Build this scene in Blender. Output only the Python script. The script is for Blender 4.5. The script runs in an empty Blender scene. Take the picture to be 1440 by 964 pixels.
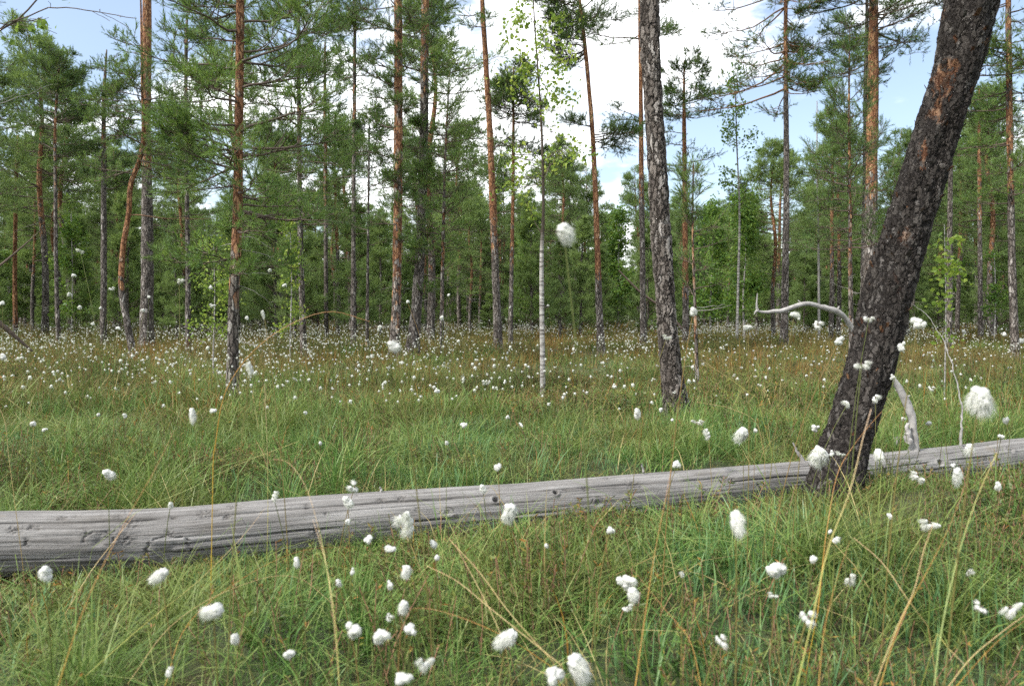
import bpy, math, random
import numpy as np
from mathutils import Vector, Matrix
R = math.radians
PI = math.pi
C = bpy.context.scene.collection
scene = bpy.context.scene

# ------------------------------------------------------------------ camera
CAMH = 0.80
FPX = 1100.0
PITCH = math.atan(42 / FPX)
cam_d = bpy.data.cameras.new('camera'); cam = bpy.data.objects.new('camera', cam_d); C.objects.link(cam)
cam.location = (0, 0, CAMH); cam.rotation_euler = (PI / 2 - PITCH, 0, 0)
cam_d.sensor_width = 36; cam_d.lens = FPX / 1440 * 36
cam_d.clip_start = 0.05; cam_d.clip_end = 3000
cam_d.dof.use_dof = True; cam_d.dof.focus_distance = 5.5; cam_d.dof.aperture_fstop = 6.3
scene.camera = cam

# ------------------------------------------------------------------ sky, sun, exposure
SUN_EL, SUN_AZ = R(48), R(-62)          # azimuth measured from +Y (view direction) towards +X
w = bpy.data.worlds.new('World'); scene.world = w; w.use_nodes = True
nt = w.node_tree; N = nt.nodes; L = nt.links; N.clear()
wo = N.new('ShaderNodeOutputWorld'); bg = N.new('ShaderNodeBackground')
sky = N.new('ShaderNodeTexSky'); sky.sky_type = 'NISHITA'; sky.sun_disc = False
sky.sun_elevation = SUN_EL; sky.sun_rotation = SUN_AZ; sky.air_density = 1.0; sky.dust_density = 1.5; sky.ozone_density = .4
tc = N.new('ShaderNodeTexCoord'); mp = N.new('ShaderNodeMapping'); mp.inputs['Scale'].default_value = (1.0, 1.0, 2.2)
mp.inputs['Location'].default_value = (2.11, 4.36, -0.78)
n1 = N.new('ShaderNodeTexNoise'); n1.inputs['Scale'].default_value = 2.6; n1.inputs['Detail'].default_value = 9; n1.inputs['Roughness'].default_value = .58
rp = N.new('ShaderNodeMapRange'); rp.inputs['From Min'].default_value = .46; rp.inputs['From Max'].default_value = .57; rp.interpolation_type = 'SMOOTHSTEP'
n2 = N.new('ShaderNodeTexNoise'); n2.inputs['Scale'].default_value = 5.0; n2.inputs['Detail'].default_value = 6
cr = N.new('ShaderNodeMapRange'); cr.inputs['From Min'].default_value = .35; cr.inputs['From Max'].default_value = .65
cr.inputs['To Min'].default_value = 9.0; cr.inputs['To Max'].default_value = 10.5
cc = N.new('ShaderNodeVectorMath'); cc.operation = 'SCALE'; cc.inputs[0].default_value = (.97, .985, 1.0)
mx = N.new('ShaderNodeMix'); mx.data_type = 'RGBA'
L.new(tc.outputs['Generated'], mp.inputs['Vector']); L.new(mp.outputs[0], n1.inputs['Vector']); L.new(mp.outputs[0], n2.inputs['Vector'])
L.new(n1.outputs['Fac'], rp.inputs['Value']); L.new(n2.outputs['Fac'], cr.inputs['Value']); L.new(cr.outputs[0], cc.inputs['Scale'])
rp.inputs['To Min'].default_value = .07; L.new(rp.outputs[0], mx.inputs['Factor']); L.new(sky.outputs[0], mx.inputs['A']); L.new(cc.outputs[0], mx.inputs['B'])
L.new(mx.outputs['Result'], bg.inputs['Color']); bg.inputs['Strength'].default_value = 0.075
L.new(bg.outputs[0], wo.inputs['Surface'])
sl = bpy.data.lights.new('sun', 'SUN'); sl.energy = 2.0; sl.angle = R(10); sl.color = (1, .955, .88)
sun = bpy.data.objects.new('sun', sl); C.objects.link(sun)
sd = Vector((math.sin(SUN_AZ) * math.cos(SUN_EL), math.cos(SUN_AZ) * math.cos(SUN_EL) * -1, math.sin(SUN_EL)))
sd = Vector((-0.62, -0.35, 0.85)).normalized()
sky.sun_elevation = math.asin(sd.z); sky.sun_rotation = math.atan2(sd.x, sd.y)
sun.rotation_euler = sd.to_track_quat('Z', 'Y').to_euler()
scene.view_settings.view_transform = 'Standard'; scene.view_settings.look = 'None'
scene.view_settings.gamma = 1; scene.view_settings.exposure = 1.65
scene.render.engine = 'CYCLES'
scene.cycles.max_bounces = 5; scene.cycles.diffuse_bounces = 3; scene.cycles.transmission_bounces = 3; scene.cycles.transparent_max_bounces = 4
scene.cycles.use_denoising = False; scene.cycles.sample_clamp_indirect = 6
scene.cycles.use_adaptive_sampling = True; scene.cycles.adaptive_threshold = 0.02

# ------------------------------------------------------------------ numeric helpers
def W(px, py, D):
    """world point seen at photo pixel px,py and standing D metres ahead of the camera"""
    u = (px - 720) / FPX; v = -(py - 482) / FPX
    cy, sy = math.cos(PITCH), math.sin(PITCH)
    dy = cy + v * sy; dz = -sy + v * cy
    t = D / dy
    return np.array([u * t, D, CAMH + dz * t])

def project(p):
    cy, sy = math.cos(PITCH), math.sin(PITCH)
    x, y, z = p[0], p[1], p[2] - CAMH
    f = y * cy - z * sy; v = y * sy + z * cy
    return 720 + x / f * FPX, 482 - v / f * FPX

def vnoise(x, y, seed=0):
    xi = np.floor(x).astype(np.int64); yi = np.floor(y).astype(np.int64)
    xf = x - xi; yf = y - yi
    def h(a, b):
        n = (a * 374761393 + b * 668265263 + seed * 1274126177) & 0xffffffff
        n = ((n ^ (n >> 13)) * 1274126177) & 0xffffffff
        return ((n ^ (n >> 16)) & 0xffff) / 65535.0
    u = xf * xf * (3 - 2 * xf); v = yf * yf * (3 - 2 * yf)
    a = h(xi, yi); b = h(xi + 1, yi); c = h(xi, yi + 1); d = h(xi + 1, yi + 1)
    return (a * (1 - u) + b * u) * (1 - v) + (c * (1 - u) + d * u) * v

LOG_X = np.array([W(a, b, d)[0] for a, b, d in ((-260, 790, 2.25), (0, 765, 2.45), (480, 735, 2.78), (960, 694, 3.26), (1180, 672, 3.62), (1440, 643, 4.15), (1640, 626, 4.6))])
LOG_Y = np.array([2.25, 2.45, 2.78, 3.26, 3.62, 4.15, 4.6])
def gz(x, y):
    x = np.asarray(x, float); y = np.asarray(y, float)
    z = (vnoise(x * 1.3 + 7, y * 1.3, 1) - .5) * .12 + (vnoise(x * 3.1, y * 3.1 + 5, 2) - .5) * .05
    z = z + (vnoise(x * .25, y * .25, 3) - .5) * .10
    bx, by = W(1120, 690, 3.35)[:2]
    z = z + .015 * np.exp(-((x - bx) ** 2 + (y - by) ** 2) / .18)
    dlog = (y - np.interp(x, LOG_X, LOG_Y)) * .88; f = np.exp(-(dlog / .34) ** 4); z = z * (1 - f) - .045 * f
    bx, by = W(1400, 760, 2.8)[:2]
    z = z + .05 * np.exp(-((x - bx) ** 2 + (y - by) ** 2) / .12)
    return z

class G:
    """collects vertices and faces and links them as ONE mesh object"""
    def __init__(s): s.V = []; s.F = []; s.M = []; s.T = []; s.Wm = []; s.n = 0; s.UV = None; s.S = []
    def add(s, V, F, mat=0, tint=.5, warm=0., smooth=False):
        V = np.asarray(V, float).reshape(-1, 3)
        if len(V) == 0: return
        for f in (F if isinstance(F, list) else [F]):
            f = np.asarray(f, np.int64)
            if len(f) == 0: continue
            s.F.append(f + s.n); s.M.append(np.full(len(f), mat, np.int32)); s.S.append(np.full(len(f), smooth))
        s.V.append(V); s.T.append(np.broadcast_to(tint, (len(V),)).astype(np.float32)); s.Wm.append(np.broadcast_to(warm, (len(V),)).astype(np.float32))
        s.n += len(V)
    def mesh(s, name, mats, off=None):
        me = bpy.data.meshes.new(name)
        V = np.concatenate(s.V)
        if off is not None: V = V - np.asarray(off)
        me.vertices.add(len(V)); me.vertices.foreach_set('co', V.astype(np.float32).ravel())
        tot = np.concatenate([np.full(len(f), f.shape[1], np.int32) for f in s.F])
        li = np.concatenate([f.ravel() for f in s.F]).astype(np.int32)
        me.loops.add(len(li)); me.loops.foreach_set('vertex_index', li)
        me.polygons.add(len(tot)); st = np.zeros(len(tot), np.int32); st[1:] = np.cumsum(tot)[:-1]
        me.polygons.foreach_set('loop_start', st); me.polygons.foreach_set('loop_total', tot)
        me.polygons.foreach_set('material_index', np.concatenate(s.M))
        me.polygons.foreach_set('use_smooth', np.concatenate(s.S))
        for nm, dat in (('tint', s.T), ('warm', s.Wm)):
            a = me.attributes.new(nm, 'FLOAT', 'POINT'); a.data.foreach_set('value', np.concatenate(dat))
        if s.UV is not None:
            a = me.attributes.new('grain', 'FLOAT_VECTOR', 'POINT'); a.data.foreach_set('vector', s.UV.astype(np.float32).ravel())
        me.update(calc_edges=True)
        for m in (mats if isinstance(mats, list) else [mats]): me.materials.append(m)
        return me
    def obj(s, name, mats, parent=None, off=None, link=True):
        o = bpy.data.objects.new(name, s.mesh(name, mats, off))
        if link: C.objects.link(o)
        if parent is not None: o.parent = parent
        elif off is not None: o.location = off
        return o

def merge(g, src, moff):
    k = g.n
    g.V += src.V; g.T += src.T; g.Wm += src.Wm; g.S += src.S
    g.F += [F + k for F in src.F]; g.M += [m + moff for m in src.M]; g.n += src.n

def norm(v): return v / np.maximum(np.linalg.norm(v, axis=-1, keepdims=True), 1e-9)

def tubes(P, Rd, k=5):
    """P (m,n,3) polylines, Rd (m,n) radii -> V, F"""
    P = np.asarray(P, float); Rd = np.asarray(Rd, float)
    m, n, _ = P.shape
    T = np.empty_like(P); T[:, 1:-1] = P[:, 2:] - P[:, :-2]; T[:, 0] = P[:, 1] - P[:, 0]; T[:, -1] = P[:, -1] - P[:, -2]
    T = norm(T)
    ref = np.broadcast_to(np.array([0, 1., 0]), T.shape).copy()
    al = np.abs((norm(P[:, -1] - P[:, 0]))[:, 1]) > .8
    ref[al] = [1., 0, 0]
    A = norm(np.cross(T, ref)); B = np.cross(T, A)
    th = np.arange(k) / k * 2 * PI
    V = P[:, :, None, :] + Rd[:, :, None, None] * (A[:, :, None, :] * np.cos(th)[None, None, :, None] + B[:, :, None, :] * np.sin(th)[None, None, :, None])
    i = np.arange(m)[:, None, None] * n * k; j = np.arange(n - 1)[None, :, None] * k; t = np.arange(k)[None, None, :]; t2 = (t + 1) % k
    F = np.stack([i + j + t, i + j + t2, i + j + k + t2, i + j + k + t], -1).reshape(-1, 4)
    return V.reshape(-1, 3), F

def resample(pts, n):
    pts = np.asarray(pts, float)
    # smooth (catmull-like) through interpolation on arc length
    d = np.r_[0, np.cumsum(np.linalg.norm(np.diff(pts, axis=0), axis=1))]
    t = np.linspace(0, d[-1], n)
    # cubic via numpy: piecewise Hermite with finite-difference tangents
    m = np.gradient(pts, d, axis=0)
    i = np.clip(np.searchsorted(d, t, side='right') - 1, 0, len(d) - 2)
    h = (d[i + 1] - d[i])[:, None]; s = ((t - d[i]) / (d[i + 1] - d[i]))[:, None]
    h00 = 2 * s**3 - 3 * s**2 + 1; h10 = s**3 - 2 * s**2 + s; h01 = -2 * s**3 + 3 * s**2; h11 = s**3 - s**2
    return h00 * pts[i] + h10 * h * m[i] + h01 * pts[i + 1] + h11 * h * m[i + 1]

# ------------------------------------------------------------------ materials
def mat(name):
    m = bpy.data.materials.new(name); m.use_nodes = True
    t = m.node_tree; t.nodes.clear(); o = t.nodes.new('ShaderNodeOutputMaterial')
    return m, t, t.nodes, t.links, o
def nd(t, typ, **kw):
    n = t.nodes.new('ShaderNode' + typ)
    for k, v in kw.items():
        if k in ('data_type', 'operation', 'interpolation_type', 'blend_type', 'feature', 'noise_dimensions', 'attribute_name', 'distance'): setattr(n, k, v)
        else: n.inputs[k.replace('_', ' ')].default_value = v
    return n
def ramp(t, src, stops):
    n = t.nodes.new('ShaderNodeValToRGB'); e = n.color_ramp.elements
    while len(e) > 1: e.remove(e[-1])
    e[0].position = stops[0][0]; e[0].color = (*stops[0][1], 1)
    for p, c in stops[1:]:
        x = e.new(p); x.color = (*c, 1)
    t.links.new(src, n.inputs[0]); return n.outputs[0]
def mixc(t, f, a, b, mode='MIX'):
    n = t.nodes.new('ShaderNodeMix'); n.data_type = 'RGBA'; n.blend_type = mode
    for k, v in (('Factor', f), ('A', a), ('B', b)):
        if isinstance(v, (int, float)): n.inputs[k].default_value = v
        elif isinstance(v, tuple): n.inputs[k].default_value = (*v, 1)
        else: t.links.new(v, n.inputs[k])
    return n.outputs['Result']
def math_(t, op, a, b=None, clamp=False):
    n = t.nodes.new('ShaderNodeMath'); n.operation = op; n.use_clamp = clamp
    for i, v in enumerate((a, b)):
        if v is None: continue
        if isinstance(v, (int, float)): n.inputs[i].default_value = v
        else: t.links.new(v, n.inputs[i])
    return n.outputs[0]

def leafy(name, stops, trans=.35, rough=.5, rand=.12, spec=.25, worldscale=None, wcol=None):
    m, t, N_, L_, out = mat(name)
    at = nd(t, 'Attribute', attribute_name='tint')
    oi = t.nodes.new('ShaderNodeObjectInfo')
    v = math_(t, 'ADD', at.outputs['Fac'], math_(t, 'MULTIPLY', math_(t, 'SUBTRACT', oi.outputs['Random'], .5), rand * 2), clamp=True)
    col = ramp(t, v, stops)
    if worldscale:
        ge = t.nodes.new('ShaderNodeNewGeometry'); no = nd(t, 'TexNoise', Scale=worldscale, Detail=3.0)
        L_.new(ge.outputs['Position'], no.inputs['Vector'])
        mr = nd(t, 'MapRange', From_Min=.42, From_Max=.62); L_.new(no.outputs['Fac'], mr.inputs['Value'])
        col = mixc(t, math_(t, 'MULTIPLY', mr.outputs[0], .6), col, wcol)
    b = nd(t, 'BsdfPrincipled', Roughness=rough); b.inputs['Specular IOR Level'].default_value = spec
    tr = t.nodes.new('ShaderNodeBsdfTranslucent'); L_.new(col, b.inputs['Base Color'])
    L_.new(mixc(t, .5, col, (.25, .33, .05), 'MIX') if trans > .3 else col, tr.inputs['Color'])
    ms = t.nodes.new('ShaderNodeMixShader'); ms.inputs[0].default_value = trans
    L_.new(b.outputs[0], ms.inputs[1]); L_.new(tr.outputs[0], ms.inputs[2]); L_.new(ms.outputs[0], out.inputs['Surface'])
    return m

M = {}
M['needle'] = leafy('pine_needles', [(0, (.032, .062, .030)), (.4, (.070, .140, .045)), (.75, (.14, .25, .055)), (1, (.23, .33, .07))], .33, .5, .14)
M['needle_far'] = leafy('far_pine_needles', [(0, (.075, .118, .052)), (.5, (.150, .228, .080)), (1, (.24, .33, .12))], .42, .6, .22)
M['spruce'] = leafy('spruce_needles', [(0, (.012, .03, .014)), (1, (.035, .075, .03))], .12, .6, .1)
M['leaf'] = leafy('birch_leaves', [(0, (.055, .125, .03)), (.5, (.10, .20, .04)), (1, (.19, .29, .05))], .45, .4, .1)
M['leaf_bright'] = leafy('yellow_green_birch_leaves', [(0, (.12, .21, .035)), (.5, (.21, .32, .05)), (1, (.38, .44, .08))], .45, .4, .05)
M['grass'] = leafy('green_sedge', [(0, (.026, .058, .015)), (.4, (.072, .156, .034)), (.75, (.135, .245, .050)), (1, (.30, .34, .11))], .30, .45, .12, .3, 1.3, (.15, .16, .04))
M['rush'] = leafy('blue_green_rush', [(0, (.040, .095, .034)), (.5, (.090, .195, .070)), (1, (.17, .28, .11))], .25, .4, .10, .35)
M['straw'] = leafy('straw_blades', [(0, (.12, .085, .03)), (.5, (.26, .20, .075)), (1, (.48, .40, .18))], .25, .5, .12)
M['rust'] = leafy('rusty_sedge', [(0, (.10, .045, .016)), (.5, (.22, .095, .022)), (1, (.34, .20, .04))], .25, .5, .12)
M['olive'] = leafy('olive_sedge', [(0, (.045, .052, .016)), (.5, (.125, .130, .036)), (1, (.26, .22, .075))], .25, .5, .15, .25, .7, (.13, .085, .03))
M['shrub'] = leafy('dwarf_shrub_leaves', [(0, (.03, .045, .018)), (.5, (.085, .12, .03)), (.85, (.20, .22, .05)), (1, (.28, .14, .035))], .25, .45, .12)
M['cotton'] = leafy('cotton_fluff', [(0, (.62, .58, .52)), (.3, (.84, .83, .81)), (1, (.92, .92, .91))], .5, .8, 0, .05)
M['stem'] = leafy('cotton_stem', [(0, (.08, .10, .03)), (.5, (.14, .16, .05)), (1, (.22, .14, .05))], .1, .5, .2)
M['nub'] = leafy('cotton_bract', [(0, (.05, .035, .03)), (1, (.16, .10, .08))], .0, .6, 0)

def bark(name, hero=False, black=False, white=False):
    m, t, N_, L_, out = mat(name)
    tcx = t.nodes.new('ShaderNodeTexCoord'); at = nd(t, 'Attribute', attribute_name='warm')
    dn = nd(t, 'TexNoise', Scale=16.0 if hero else 9.0, Detail=5.0, Roughness=.7); L_.new(tcx.outputs['Object'], dn.inputs['Vector'])
    add = nd(t, 'VectorMath', operation='MULTIPLY_ADD'); add.inputs[1].default_value = (.085, .085, .14) if hero else (.06, .06, .10)
    L_.new(dn.outputs['Color'], add.inputs[0]); L_.new(tcx.outputs['Object'], add.inputs[2])
    mpx = nd(t, 'Mapping'); mpx.inputs['Scale'].default_value = (1, 1, (.36 if black else .26) if hero else .3); L_.new(add.outputs[0], mpx.inputs['Vector'])
    sc = (46 if black else 34) if hero else 30
    vo = nd(t, 'TexVoronoi', feature='DISTANCE_TO_EDGE', Scale=float(sc)); L_.new(mpx.outputs[0], vo.inputs['Vector'])
    vc = nd(t, 'TexVoronoi', feature='F1', Scale=float(sc)); L_.new(mpx.outputs[0], vc.inputs['Vector'])
    vo2 = nd(t, 'TexVoronoi', feature='DISTANCE_TO_EDGE', Scale=float(sc * 2.3)); L_.new(mpx.outputs[0], vo2.inputs['Vector'])
    fine = nd(t, 'TexNoise', Scale=70.0, Detail=6.0, Roughness=.7); L_.new(tcx.outputs['Object'], fine.inputs['Vector'])
    big = nd(t, 'TexNoise', Scale=5.0, Detail=4.0); L_.new(tcx.outputs['Object'], big.inputs['Vector'])
    pl = nd(t, 'MapRange', From_Min=0.0, From_Max=.16, interpolation_type='SMOOTHSTEP'); L_.new(vo.outputs['Distance'], pl.inputs['Value'])
    pl2 = nd(t, 'MapRange', From_Min=0.0, From_Max=.12); L_.new(vo2.outputs['Distance'], pl2.inputs['Value'])
    sep = t.nodes.new('ShaderNodeSeparateColor'); L_.new(vc.outputs['Color'], sep.inputs[0])
    if white:
        mw = nd(t, 'Mapping'); mw.inputs['Scale'].default_value = (1, 1, 6); L_.new(tcx.outputs['Object'], mw.inputs['Vector'])
        wn = nd(t, 'TexNoise', Scale=6.0, Detail=6.0, Roughness=.65); L_.new(mw.outputs[0], wn.inputs['Vector'])
        c0 = ramp(t, wn.outputs['Fac'], [(.0, (.05, .045, .04)), (.42, (.10, .09, .08)), (.50, (.34, .32, .30)), (.7, (.52, .51, .48))])
        col = mixc(t, at.outputs['Fac'], c0, (.07, .055, .042))
    else:
        k = .31 if black else 1.0
        grey = ramp(t, sep.outputs[0], [(0, (.085 * k, .071 * k, .063 * k)), (.5, (.16 * k, .138 * k, .122 * k)), (.85, (.25 * k, .222 * k, .20 * k)), (1, (.40 * k, .37 * k, .345 * k))])
        org = ramp(t, sep.outputs[0], [(0, (.05, .03, .02)), (.5, (.13, .068, .035)), (1, (.25, .15, .09))]) if black else ramp(t, sep.outputs[0], [(0, (.17, .08, .045)), (.5, (.30, .145, .07)), (1, (.44, .26, .14))])
        wf = nd(t, 'MapRange', From_Min=.0, From_Max=1.0)
        v = math_(t, 'ADD', at.outputs['Fac'], math_(t, 'MULTIPLY', math_(t, 'SUBTRACT', big.outputs['Fac'], .5), 1.1))
        v = math_(t, 'ADD', v, math_(t, 'MULTIPLY', math_(t, 'SUBTRACT', sep.outputs[1], .5), .5))
        mr = nd(t, 'MapRange', From_Min=.42, From_Max=.58); L_.new(v, mr.inputs['Value'])
        gate = math_(t, 'MULTIPLY', mr.outputs[0], math_(t, 'GREATER_THAN', at.outputs['Fac'], .02))
        col = mixc(t, gate, grey, org)
        crev = mixc(t, gate, (.016, .013, .012) if black else (.022, .018, .015), (.09, .035, .018))
        col = mixc(t, pl.outputs[0], crev, col)
        col = mixc(t, .85, col, fine.outputs['Fac'], 'OVERLAY')
        lich = nd(t, 'MapRange', From_Min=.60, From_Max=.68); L_.new(fine.outputs['Fac'], lich.inputs['Value'])
        col = mixc(t, math_(t, 'MULTIPLY', lich.outputs[0], .35 if not black else .25), col, (.20, .19, .18) if black else (.34, .34, .31))
    b = nd(t, 'BsdfPrincipled', Roughness=.85); b.inputs['Specular IOR Level'].default_value = .2
    L_.new(col, b.inputs['Base Color'])
    h = math_(t, 'ADD', math_(t, 'MULTIPLY', pl.outputs[0], .6), math_(t, 'ADD', math_(t, 'MULTIPLY', pl2.outputs[0], .22), math_(t, 'MULTIPLY', fine.outputs['Fac'], .35)))
    h = math_(t, 'ADD', h, math_(t, 'MULTIPLY', sep.outputs[2], .55))
    if hero:
        dp = t.nodes.new('ShaderNodeDisplacement'); dp.inputs['Scale'].default_value = .010 if black else .015; dp.inputs['Midlevel'].default_value = .8
        L_.new(h, dp.inputs['Height']); L_.new(dp.outputs[0], out.inputs['Displacement']); m.displacement_method = 'BOTH'
    else:
        bp = nd(t, 'Bump', Strength=.9 if not white else .3, Distance=.012)
        L_.new(h, bp.inputs['Height']); L_.new(bp.outputs[0], b.inputs['Normal'])
    L_.new(b.outputs[0], out.inputs['Surface'])
    return m
M['bark'] = bark('pine_bark'); M['bark_hero'] = bark('furrowed_pine_bark', True); M['bark_black'] = bark('dark_flaking_bark', True, True)
M['flake'] = bark('loose_bark_flakes', False, True)
M['birch'] = bark('white_birch_bark', white=True)

def plainwood(name, c0, c1):
    m, t, N_, L_, out = mat(name)
    tcx = t.nodes.new('ShaderNodeTexCoord'); n = nd(t, 'TexNoise', Scale=35.0, Detail=5.0); L_.new(tcx.outputs['Object'], n.inputs['Vector'])
    b = nd(t, 'BsdfPrincipled', Roughness=.85); L_.new(ramp(t, n.outputs['Fac'], [(.3, c0), (.7, c1)]), b.inputs['Base Color'])
    bp = nd(t, 'Bump', Strength=.5, Distance=.004); L_.new(n.outputs['Fac'], bp.inputs['Height']); L_.new(bp.outputs[0], b.inputs['Normal'])
    L_.new(b.outputs[0], out.inputs['Surface']); return m
M['twig'] = plainwood('dark_twig', (.05, .036, .028), (.14, .10, .075))
M['twig_warm'] = plainwood('reddish_limb', (.12, .06, .035), (.24, .13, .07))
M['grey'] = plainwood('grey_dead_wood', (.14, .13, .12), (.36, .34, .31))
M['snag'] = plainwood('pale_snag_wood', (.20, .19, .18), (.40, .385, .37))

def weathered(name):
    m, t, N_, L_, out = mat(name)
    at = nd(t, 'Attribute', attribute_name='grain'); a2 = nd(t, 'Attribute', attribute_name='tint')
    m1 = nd(t, 'Mapping'); m1.inputs['Scale'].default_value = (2.2, 60, 60); L_.new(at.outputs['Vector'], m1.inputs['Vector'])
    g1 = nd(t, 'TexNoise', Scale=1.0, Detail=7.0, Roughness=.65); L_.new(m1.outputs[0], g1.inputs['Vector'])
    m2 = nd(t, 'Mapping'); m2.inputs['Scale'].default_value = (5, 190, 190); L_.new(at.outputs['Vector'], m2.inputs['Vector'])
    g2 = nd(t, 'TexNoise', Scale=1.0, Detail=4.0, Roughness=.6); L_.new(m2.outputs[0], g2.inputs['Vector'])
    m3 = nd(t, 'Mapping'); m3.inputs['Scale'].default_value = (3, 9, 9); L_.new(at.outputs['Vector'], m3.inputs['Vector'])
    g3 = nd(t, 'TexNoise', Scale=1.0, Detail=6.0, Roughness=.6); L_.new(m3.outputs[0], g3.inputs['Vector'])
    base = ramp(t, g1.outputs['Fac'], [(.30, (.085, .080, .074)), (.45, (.170, .163, .156)), (.58, (.235, .228, .220)), (.75, (.33, .32, .308))])
    base = mixc(t, .5, base, g2.outputs['Fac'], 'OVERLAY')
    st = nd(t, 'MapRange', From_Min=.58, From_Max=.72); L_.new(g3.outputs['Fac'], st.inputs['Value'])
    base = mixc(t, math_(t, 'MULTIPLY', st.outputs[0], .55), base, (.10, .09, .075))
    st2 = nd(t, 'MapRange', From_Min=.36, From_Max=.30); L_.new(g3.outputs['Fac'], st2.inputs['Value'])
    base = mixc(t, math_(t, 'MULTIPLY', st2.outputs[0], .35), base, (.24, .20, .15))
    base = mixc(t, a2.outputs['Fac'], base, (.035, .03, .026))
    b = nd(t, 'BsdfPrincipled', Roughness=.8); b.inputs['Specular IOR Level'].default_value = .2; L_.new(base, b.inputs['Base Color'])
    h = math_(t, 'ADD', math_(t, 'MULTIPLY', g1.outputs['Fac'], 1.0), math_(t, 'MULTIPLY', g2.outputs['Fac'], .6))
    bp = nd(t, 'Bump', Strength=1.0, Distance=.008); L_.new(h, bp.inputs['Height']); L_.new(bp.outputs[0], b.inputs['Normal'])
    L_.new(b.outputs[0], out.inputs['Surface']); return m
M['log'] = weathered('silvery_weathered_wood')

def groundmat():
    m, t, N_, L_, out = mat('moss_and_peat')
    ge = t.nodes.new('ShaderNodeNewGeometry')
    n = nd(t, 'TexNoise', Scale=2.5, Detail=8.0, Roughness=.65); L_.new(ge.outputs['Position'], n.inputs['Vector'])
    f = nd(t, 'TexNoise', Scale=45.0, Detail=5.0, Roughness=.7); L_.new(ge.outputs['Position'], f.inputs['Vector'])
    c = ramp(t, n.outputs['Fac'], [(.3, (.035, .045, .015)), (.5, (.055, .075, .022)), (.65, (.09, .075, .03)), (.8, (.12, .09, .04))])
    c = mixc(t, .6, c, f.outputs['Fac'], 'OVERLAY')
    b = nd(t, 'BsdfPrincipled', Roughness=.95); L_.new(c, b.inputs['Base Color'])
    bp = nd(t, 'Bump', Strength=1.0, Distance=.03); L_.new(f.outputs['Fac'], bp.inputs['Height']); L_.new(bp.outputs[0], b.inputs['Normal'])
    L_.new(b.outputs[0], out.inputs['Surface']); return m
M['ground'] = groundmat()

# ------------------------------------------------------------------ tagging
used_labels = {}
def tag(o, label, cat, group=None, kind=None):
    o['label'] = label
    if cat: o['category'] = cat
    if group: o['group'] = group
    o['kind'] = kind or 'thing'
    used_labels[label] = used_labels.get(label, 0) + 1
    return o
def empty(name, loc):
    o = bpy.data.objects.new(name, None); C.objects.link(o); o.location = loc; o.empty_display_size = .2; return o

# ------------------------------------------------------------------ ground
def build_ground():
    n = 300
    t = np.linspace(-1, 1, n); ax = 14 * t + 700 * t ** 5
    X, Y = np.meshgrid(ax, ax + 6)
    Z = gz(X, Y)
    V = np.stack([X, Y, Z], -1).reshape(-1, 3)
    i = np.arange(n - 1)[:, None] * n + np.arange(n - 1)[None, :]
    F = np.stack([i, i + 1, i + n + 1, i + n], -1).reshape(-1, 4)
    g = G(); g.add(V, F, smooth=True)
    o = g.obj('ground', M['ground']); o['kind'] = 'structure'; o['label'] = 'mossy peat ground of the open bog under the grass'
build_ground()

# ------------------------------------------------------------------ tree geometry
def needles(g, P, Dv, Ln, cnt, nl, nw, rng, mat_=0, tint=None, spread=50):
    """P (m,3) shoot bases, Dv unit directions, Ln shoot lengths -> needle triangles"""
    m = len(P)
    if m == 0: return
    t = rng.uniform(.05, 1, (m, cnt)); a = R(spread) * rng.uniform(.5, 1.25, (m, cnt)) * (1.15 - .75 * t)
    ref = norm(rng.normal(size=(m, cnt, 3))); D = Dv[:, None, :]
    S = norm(np.cross(D, ref))
    nd_ = D * np.cos(a)[..., None] + S * np.sin(a)[..., None]
    B = P[:, None, :] + D * (Ln[:, None] * t)[..., None]
    l = nl * rng.uniform(.7, 1.1, (m, cnt)); side = norm(np.cross(nd_, rng.normal(size=(m, cnt, 3))))
    a0 = B + side * nw / 2; a1 = B - side * nw / 2; a2 = B + nd_ * l[..., None]
    V = np.stack([a0, a1, a2], 2).reshape(-1, 3)
    F = np.arange(len(V)).reshape(-1, 3)
    if tint is None: tint = rng.uniform(.2, .7, m)
    tt = np.repeat(np.clip(tint[:, None] + rng.uniform(-.12, .12, (m, cnt)), 0, 1).ravel(), 3)
    g.add(V, F, mat_, tt)

def leaves(g, P, n_each, rad, size, rng, mat_=0, droop=.5):
    m = len(P)
    if m == 0: return
    Q = P[:, None, :] + rng.normal(size=(m, n_each, 3)) * rad; Q[..., 2] -= abs(rng.normal(size=(m, n_each))) * rad * droop
    Q = Q.reshape(-1, 3); k = len(Q)
    d = norm(rng.normal(size=(k, 3)) * [1, 1, .5] + [0, 0, -droop]); s = norm(np.cross(d, rng.normal(size=(k, 3)))); nrm = np.cross(d, s)
    z = size * rng.uniform(.6, 1.15, (k, 1)) / 2
    V = np.stack([Q - d * z * .9, Q + s * z * .75 - d * z * .25 + nrm * z * .18, Q + s * z * .45 + d * z * .55 + nrm * z * .12, Q + d * z * 1.25, Q - s * z * .45 + d * z * .55 + nrm * z * .12, Q - s * z * .75 - d * z * .25 + nrm * z * .18], 1).reshape(-1, 3)
    b = np.arange(k)[:, None] * 6
    F = np.concatenate([b + [0, 1, 2, 3], b + [0, 3, 4, 5]])
    g.add(V, F, mat_, np.repeat(rng.uniform(0.1, 1, k), 6))

def trunk_at(TP, TR, z):
    i = np.clip(np.searchsorted(TP[:, 2], z) - 1, 0, len(TP) - 2)
    s = np.clip((z - TP[i, 2]) / np.maximum(TP[i + 1, 2] - TP[i, 2], 1e-6), 0, 1)
    return TP[i] * (1 - s)[:, None] + TP[i + 1] * s[:, None], TR[i] * (1 - s) + TR[i + 1] * s

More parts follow.
